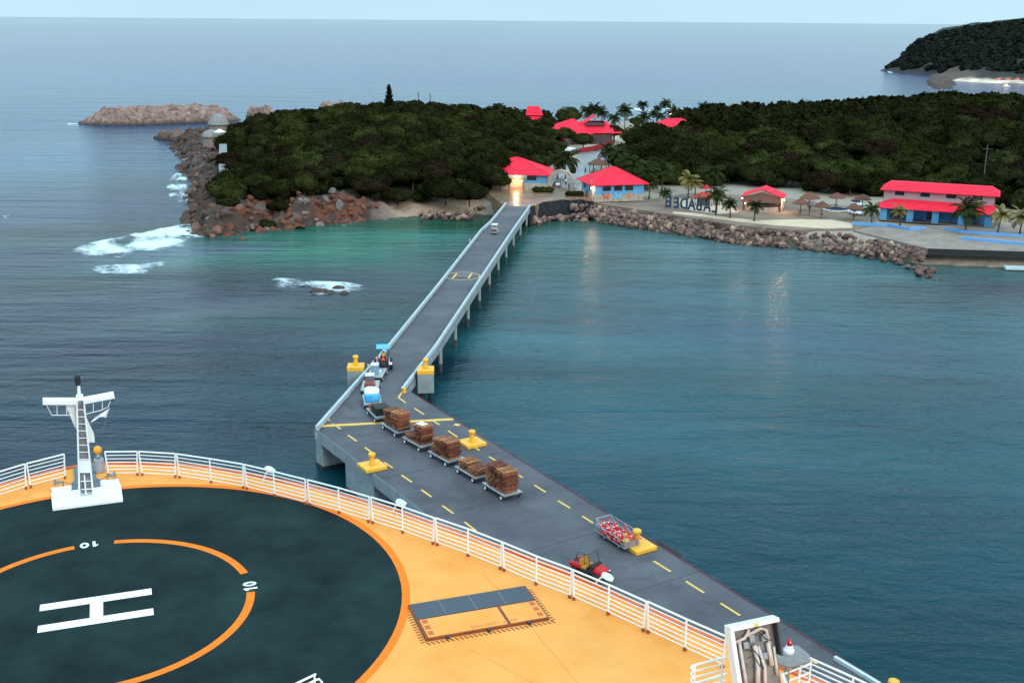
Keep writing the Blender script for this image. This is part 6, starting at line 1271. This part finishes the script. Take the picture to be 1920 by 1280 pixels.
# far headland wood
g = random.Random(4); FP = []
C = np.array([(g.uniform(345, 700), g.uniform(885, 1250)) for _ in range(9000)]); D = sdist(C, FH); H_ = fhf(C)
for p, d, h in zip(C, D, H_):
    if d > (9 if p[1] > 1000 else 22) and h > (1.5 if p[1] > 1000 else 6) and all((p[0]-q[0])**2+(p[1]-q[1])**2 > 78 for q in FP[-900:]): FP.append((p[0], p[1]))
FPZ = dict(zip([tuple(p) for p in FP], fhf(FP)))
mass('far_woodland', FP, 'dark wooded cover of the distant headland', lambda x, y: 5.5+min(2, FPZ[(x, y)]*.1), lambda x, y: FPZ[(x, y)]+.5, 41, mat('leaf_far', (.009, .0125, .010), .9, .4, .12, col2=(.026, .031, .022), spec=.0), 130, .22)
# single trees
for i, (a, b, z, r, h, k, m, lab) in enumerate([(835, 372, 3.5, 5.2, 2.4, 2, 0, 'grey green bushy tree at the shore left of the causeway'), (880, 378, 3.3, 4.2, 2.0, 0, 0, 'low dark tree above the small rock pile')]):
    q = px(a, b, z); q.z = 3.0; tree(q, r, h, k, LEAF[m], lab, None, rz=i)
for i, (x, D, r, zc, k, m, lab) in enumerate([(922, 275.5, 4.2, 6.8, 4, 0, 'dark tree hiding the left end of the left gate building'), (902, 277, 5.6, 7.6, 1, 0, 'tall dark tree behind the low tree of the rock pile'), (937, 276, 2.9, 6.0, 2, 1, 'leafy tree leaning over the left gate building roof'), (934, 284, 4.0, 9.0, 3, 0, 'high tree crown above the left gate roof edge'), (1056, 432, 5.6, 9.2, 2, 1, 'big round tree between the red roofed house and the pavilion'), (1051, 381, 4.0, 7.3, 1, 1, 'round green tree just left of the tree before the red fence'), (1085, 372, 3.8, 6.4, 0, 1, 'round green tree standing in front of the red fence'), (1141, 397, 3.6, 6.9, 3, 1, 'flat crowned tree at the right end of the pavilion'), (1180, 425, 3.0, 8.0, 4, 1, 'small flat crowned tree on the sand right of the pavilion'), (1024, 398, 2.8, 5.2, 3, 0, 'dark tree in front of the red roofed house'), (995, 400, 4.0, 6.0, 3, 2, 'brownish shrub tree before the red roofed house')]):
    X = (x-960)/FPX*D*(1.03 if D > 300 else 1.035); tree((X, D, 3.0), r, zc-3.0, k, LEAF[m], lab, None, rz=i)
def hedge(a, b, z, r, n, lab, m=1):
    q = px(a, b, z); o = leafball(r, int(a), n, [(-.8, 0, 0, .6), (0, 0, 0, .6), (.8, .05, 0, .6)], .12).build('hedge', LEAF[m]); o.location = q; tag(o, lab, 'hedge')
hedge(1018, 357, 4.4, 1.9, 500, 'dark green hedge at the left foot of the stone arch'); hedge(1077, 364, 4.4, 1.6, 500, 'dark green hedge at the right foot of the stone arch')
q = px(1517, 404, 3.25); t = thing('bare_tree', 'thin bare leafless tree in front of the tallest thatched umbrella', 'tree', q); b = MB()
b.path([(0, 0, 0), (.05, 0, 1.4)], [.08, .06], 6); b.build('trunk', TRUNK, t); b = MB(); g = random.Random(3)
for i in range(40):
    a = g.uniform(0, 6.28); h = g.uniform(1.0, 1.8); r = g.uniform(.6, 1.5); z = g.uniform(2.0, 4.4); b.path([(.04, 0, h), (r*.5*math.cos(a), r*.5*math.sin(a), (h+z)/2+.2), (r*math.cos(a), r*math.sin(a), z)], [.03, .02, .01], 4)
b.build('crown', mat('twig_grey', (.16, .14, .11), .9), t)
# Norfolk pine
q = px(730, 222, 9); q = Vector((-45.0, 420, 0)); d_ = Vector(CM @ np.array([(730-960)/FPX, -(200-640)/FPX, -1.])); q = Vector((d_.x*420/d_.y, 420, gh(d_.x*420/d_.y, 420)))
t = thing('pine_tree', 'tall narrow tiered pine rising above the left headland against the sea', 'tree', q); HP = 21.2-q.z
MB().path([(0, 0, 0), (0, 0, HP)], [.3, .05], 8).build('trunk', TRUNK, t); b = MB(); g = random.Random(8)
for k in range(20):
    z = HP*(.25+.75*k/20); r = (1-k/20)**.75*1.95*(1+.2*math.sin(k*2.3))+.15
    for j in range(9):
        a = 6.28*j/9+k*.4+g.uniform(-.2, .2); x, y = math.cos(a), math.sin(a); rj = r*g.uniform(.7, 1.1)
        for s in np.linspace(.2, 1, 6):
            p = Vector((x*rj*s, y*rj*s, z+.3*s*s)); w_ = .42*(1.1-s*.5); n = Vector((-y, x, 0)); up_ = Vector((0, 0, 1)); kk = len(b.v)
            b.add([p-n*w_-up_*.12, p+Vector((x, y, 0))*.4, p+n*w_-up_*.12, p-Vector((x, y, 0))*.3+up_*.2], [(0, 1, 2, 3)]); b.add([p-up_*.3, p+Vector((x, y, 0))*.35, p+up_*.3, p-Vector((x, y, 0))*.3], [(0, 1, 2, 3)])
b.build('crown', LEAF[0], t)
# palms: (base px, base level, top px y of crown middle, crown radius m, kind, label)
PALMS = [(1249, 387, 362, 1.9, 0, 'small palm at the E end of the big letters'), (1342, 403, 366, 3.0, 0, 'palm standing at the L end of the big letters'), (1369, 408, 383, 2.2, 0, 'small palm just right of the big letters'), (1414, 414, 386, 2.2, 1, 'small palm in front of the bar kiosk'),
 (1290, 371, 337, 3.3, 3, 'yellowish palm behind the letters, taller of the two'), (1303, 372, 343, 2.6, 3, 'yellowish palm behind the letters, right of its taller neighbour'), (1241, 357, 322, 3.4, 0, 'dark palm at the edge of the wood left of the yellowish palms'), (1206, 369, 328, 3.3, 1, 'palm touching the right corner of the gate building'), (1217, 371, 343, 2.5, 2, 'shorter palm right of the gate building corner'),
 (1332, 368, 326, 4.0, 1, 'wide dark palm in front of the black wood'), (1634, 421, 392, 2.3, 0, 'small palm left of the long building'), (1688, 424, 396, 2.4, 3, 'small palm in front of the long building left pillars'), (1810, 434, 394, 4.2, 0, 'largest palm in front of the long building'), (1870, 438, 403, 3.1, 3, 'yellowish palm at the right end of the long building'), (1912, 438, 408, 3.4, 3, 'yellowish palm at the right picture edge'),
 (1060, 338, 300, 5.0, 1, 'broad palm behind the stone arch'), (1045, 334, 303, 4.2, 0, 'palm half hidden left of the broad palm behind the arch'), (1142, 318, 286, 3.8, 0, 'palm beside the path behind the thatched hut'), (1158, 322, 292, 3.6, 2, 'palm right of the path palm behind the thatched hut'), (1172, 345, 306, 3.6, 1, 'palm behind the right gate roof, left one'), (1190, 350, 312, 3.6, 0, 'palm behind the right gate roof, middle one'), (1206, 350, 318, 3.4, 2, 'palm behind the right gate roof, right one'), (1224, 352, 322, 3.4, 1, 'palm between the gate palms and the dark wood edge palm'),
 (935, 228, 206, 6.2, 0, 'big palm standing above the left wood against the sea'), (948, 228, 212, 4, 2, 'palm crown just right of the big palm above the left wood'), (1099, 236, 208, 6.0, 1, 'palm behind the pavilion cupola, leftmost'), (1114, 236, 205, 6.2, 0, 'palm behind the pavilion cupola, tallest'), (1127, 238, 212, 5.2, 2, 'palm behind the pavilion cupola, right one'), (1150, 252, 222, 5, 1, 'palm at the right eave of the pavilion'), (1171, 248, 208, 6.2, 0, 'large palm on the sand left of the surf'),
 (1205, 243, 220, 5.2, 2, 'low palm below the tall pair on the far beach'), (1208, 242, 197, 4.6, 1, 'tall slim palm on the far beach above the low palm'), (1223, 243, 214, 4, 0, 'slim palm in the middle of the far beach group'), (1232, 238, 204, 3.6, 2, 'slim palm second row of the far beach group'), (1247, 240, 195, 4.8, 0, 'tallest palm of the far beach group'), (1240, 243, 218, 4.4, 1, 'low palm in the far beach group in front of the red roof'), (1263, 243, 213, 6.4, 2, 'widest palm of the far beach group'),
 (1303, 232, 211, 3.8, 1, 'small palm left of the palm with the curved trunk'), (1316, 232, 200, 4.6, 0, 'palm with a curved trunk at the edge of the right wood'), (1393, 222, 196, 4.2, 1, 'palm crown poking out of the right wood skyline'), (1012, 262, 245, 4, 3, 'yellowish palm crown in front of the red roofed house')]
for i, (a, b, tp, r, k, lab) in enumerate(PALMS):
    q = px(a, b, 3.3 if b > 300 else 3.0); D_ = q.y; top = (math.tan(math.atan2(-HOR, FPX))); 
    d_ = CM @ np.array([(a-960)/FPX, -(tp-640)/FPX, -1.]); h = CAMH+d_[2]*(D_/d_[1])-q.z
    palm(q, max(1.5, h), r*(.92 if b > 300 else .62), k, lab, lean=(.12*h*math.sin(i*2.1), .1*h*math.cos(i*1.7)) if i % 2 else (.2, 0))
# ---------------------------------------------------------------- boulders
def boulder_mesh(seed, m=ROCKG):
    b = bmesh.new(); bmesh.ops.create_icosphere(b, subdivisions=2, radius=1); g = random.Random(seed); pl_ = [(Vector((g.gauss(0, 1), g.gauss(0, 1), g.gauss(0, 1))).normalized(), g.uniform(.5, .8)) for _ in range(12)]
    for v in b.verts:
        for n, d in pl_:
            e = v.co.dot(n)-d
            if e > 0: v.co -= n*e
        v.co *= 1+.05*mn.noise(v.co*2+Vector((seed, 0, 0)))
    me = bpy.data.meshes.new('boulder'); b.to_mesh(me); b.free(); me.materials.append(m); return me
BM = [boulder_mesh(i) for i in range(6)]; BMR = [boulder_mesh(i+10, mat('red_boulder', (.08, .03, .02), .9, .4, .8, .2, 2, obj_var=.15, col2=(.22, .115, .08))) for i in range(4)]
nb = 0
def boulder(q, s, label, group, M_=BM, g=random):
    global nb; nb += 1
    o = bpy.data.objects.new('boulder', M_[g.randrange(len(M_))]); COL.objects.link(o); o.location = q; o.rotation_euler = (g.uniform(0, 6), g.uniform(0, 6), g.uniform(0, 6)); o.scale = (s*g.uniform(.8, 1.25), s*g.uniform(.75, 1.1), s*g.uniform(.6, .9)); tag(o, label, 'boulder', group)
def along(L, t):
    L = [Vector((*p, 0)) for p in L]; ln = [(L[i+1]-L[i]).length for i in range(len(L)-1)]; s = t*sum(ln)
    for i, e in enumerate(ln):
        if s <= e or i == len(ln)-1: d = (L[i+1]-L[i]).normalized(); return L[i].lerp(L[i+1], s/e), Vector((-d.y, d.x, 0))
        s -= e
SW = [(4.6, 248.8), (7.6, 253.6), (12, 256.4), (18.5, 254.6), (26, 247.8), (34, 241), (46, 229.5), (58, 223.6), (67, 218), (73, 210.6), (77, 207.5)]
g = random.Random(77); extra = []
SEG = ['below the black fabric', 'right of the fabric', 'below the right gate building', 'left of the letters', 'below the letters', 'below the small palms', 'below the kiosk', 'below the bright sand', 'below the first blue kerb', 'at the dock end']
for i in range(620):
    t = (i+.5)/620; p, n = along(SW, t); v = g.uniform(-.9, 2.6); s = g.uniform(.35, .85) if g.random() < .8 else g.uniform(.8, 1.15)
    q = p+n*v; z = -.1+max(0, v+.8)*.98; z = min(z, .5) if t < .13 else z; q = p+n*min(v, .8) if t < .13 else q; q = Vector((q.x, q.y, min(z, 3.2)+g.uniform(-.1, .2)))
    if i % 3 == 0 and nb < 205: boulder(q, s*1.15, f"{'big' if s > .75 else 'small' if s < .5 else 'middling'} pink grey boulder {'at the waterline' if v < .1 else 'on the crest' if v > 1.7 else 'halfway up'} of the sea wall, {SEG[min(9, int(t*10))]}", 'boulders of the plaza sea wall', BM, g)
    else: extra.append((q, s))
for k in range(26):
    p = (75.5+g.uniform(-2.2, 2.2), 198+g.uniform(-3, 8)); extra.append((Vector((*p, g.uniform(-.2, .7))), g.uniform(.5, 1)))
b = MB(); base = [(np.array([v.co[:] for v in m.vertices]), [tuple(p.vertices) for p in m.polygons]) for m in BM]
for q, s in extra:
    a, f = base[g.randrange(6)]; e = Matrix.Rotation(g.uniform(0, 6), 3, 'Z') @ Matrix.Rotation(g.uniform(0, 6), 3, 'X'); e = np.array(e); b.add((a@e.T*s*np.array([1, .9, .75])+np.array(q[:])).tolist(), f)
o = b.build('riprap', ROCKG); tag(o, 'smaller boulders filling the plaza sea wall', None, None, 'stuff')
for i in range(44):
    t = (i+.5)/44; a_ = 790+t*95; q = px(a_+g.uniform(-3, 3), 410-g.uniform(0, 14), .2+.8*g.random()); boulder(q, g.uniform(.5, .95), 'pinkish boulder in the small rock pile left of the causeway', 'boulders of the small rock pile', BM, g)
for i in range(16): q = px(890+i*3.2+g.uniform(-2, 2), 396-i*.8-g.uniform(0, 6), 1.2); boulder(q, g.uniform(.5, .9), 'boulder on the bank between the rock pile and the causeway', 'boulders on the causeway bank', BM, g)
WZ = [p for p in poisson(np.array([(-126, 412), (-107, 364), (-99, 335), (-89, 312), (-85, 290), (-79, 272), (-74, 250), (-69, 235), (-62, 232), (-47, 243.5), (-34, 251), (-31, 258), (-44, 262), (-60, 257), (-68, 262), (-72, 300), (-80, 330), (-90, 370), (-100, 415)]), lambda p: 1.15, 14000, 61) if float(sdist([p], HILLL)[0]) < 8]
CH = {'west': (mat('cliff_rock_dark', (.035, .018, .013), .92, .4, .5, .3, 1.5, col2=(.12, .065, .045)), []), 'red': (mat('cliff_rock_red', (.06, .020, .012), .92, .4, .6, .3, 1.5, col2=(.20, .065, .032)), []), 'pale': (mat('cliff_rock_pale', (.05, .035, .03), .92, .4, .6, .3, 1.5, col2=(.30, .22, .19)), [])}
for p in WZ:
    k = 'pale' if mn.noise(Vector((p[0]*.12, p[1]*.12, 5))) > .34 else ('red' if p[0] > -61 and p[1] < 262 else 'west')
    CH[k][1].append((p, g.uniform(.8, 1.6) if p[1] < 256 and p[0] < -48 and g.random() < .6 else g.uniform(.6, 1.15) if g.random() < .85 else g.uniform(1.2, 1.9)))
for k, (m_, L) in CH.items():
    b = MB()
    for (x, y), s_ in L:
        if y > 320: s_ *= 1.15
        a, f = base[g.randrange(6)]; e = np.array(Matrix.Rotation(g.uniform(0, 6), 3, 'Z') @ Matrix.Rotation(g.uniform(0, 6), 3, 'X')); z = max(-.2, gh(x, y)-.2*s_)
        b.add((a@e.T*s_*np.array([1, 1, .85])+np.array([x, y, z])).tolist(), f)
    struct(b.build('cliff_rock', m_), {'west': 'dark brown jagged rock of the left cliff', 'red': 'reddish jagged rock along the low shore of the left headland', 'pale': 'pale grey pink rock faces scattered over the left cliff'}[k])
CL = [((366, 425), 2.6), ((392, 424), 3.2), ((408, 432), 2.0), ((398, 437), 1.5), ((430, 420), 2.4), ((445, 415), 2.8), ((462, 424), 2.0), ((480, 404), 1.8), ((372, 398), 2.4), ((380, 375), 2.3), ((366, 350), 2.6), ((372, 330), 2.4), ((384, 312), 2.4), ((362, 300), 2.6), ((505, 410), 1.7), ((520, 398), 1.6), ((545, 400), 1.5), ((560, 406), 1.4), ((585, 399), 1.3), ((610, 405), 1.4), ((640, 398), 1.6), ((660, 400), 1.8), ((672, 404), 1.3), ((455, 440), 1.0), ((640, 392), 1.3), ((530, 417), 1.0), ((575, 413), 1.1), ((615, 411), 1.0)]
for i, ((a, b_), s) in enumerate(CL):
    q = px(a, b_, 1.0); q.z = max(.2, gh(q.x, q.y)-s*.25)
    boulder(q, s*.72, ('large brown cliff boulder at the west end of the left headland' if a < 470 else 'reddish rock on the low shore between the cliff and the small beach'), 'cliff boulders' if a < 470 else 'red shore rocks', BMR, g)
BMG = [boulder_mesh(i+30, mat('grey_outcrop', (.04, .032, .028), .9, .5, .8, .1, 2, col2=(.21, .17, .15))) for i in range(3)]
for i, (a, b_, s) in enumerate([(608, 357, 1.9), (622, 345, 1.7), (636, 358, 2.2), (646, 368, 1.4), (628, 330, 1.3), (600, 366, 1.3), (450, 368, 1.8), (472, 376, 1.4), (430, 345, 1.4)]):
    q = px(a, b_, 6.5); q.z = gh(q.x, q.y)+1.2; boulder(q, s*.75, 'pale grey rock outcrop showing between the trees of the left headland', 'outcrops in the left wood', BMG, g)
# clumps of shrub on the rocks
for i, (a, b_, r) in enumerate([(455, 412, 1.3), (400, 300, 2.0), (440, 330, 3.0), (430, 300, 3.2), (445, 352, 2.6), (495, 385, 2.2), (520, 380, 2.4), (470, 395, 1.5), (560, 386, 2.2)]):
    q = px(a, b_, 5); z = gh(q.x, q.y); q.z = z+.4*r; o = leafball(r, 300+i, 500, crown_lobes(i), .1).build('shrub', LEAF[i % 2]); o.location = q; tag(o, ['low green shrub on the nearest cliff rocks', 'shrub beside the stepped path, upper', 'dark shrub at the wood edge above the middle cliff', 'dark shrub at the wood edge beside the stepped path', 'shrub at the wood edge above the lower cliff', 'shrub above the red shore rocks, leftmost', 'shrub above the red shore rocks, second from left', 'small shrub between cliff boulders', 'shrub above the red shore rocks, third from left'][i], 'shrub')
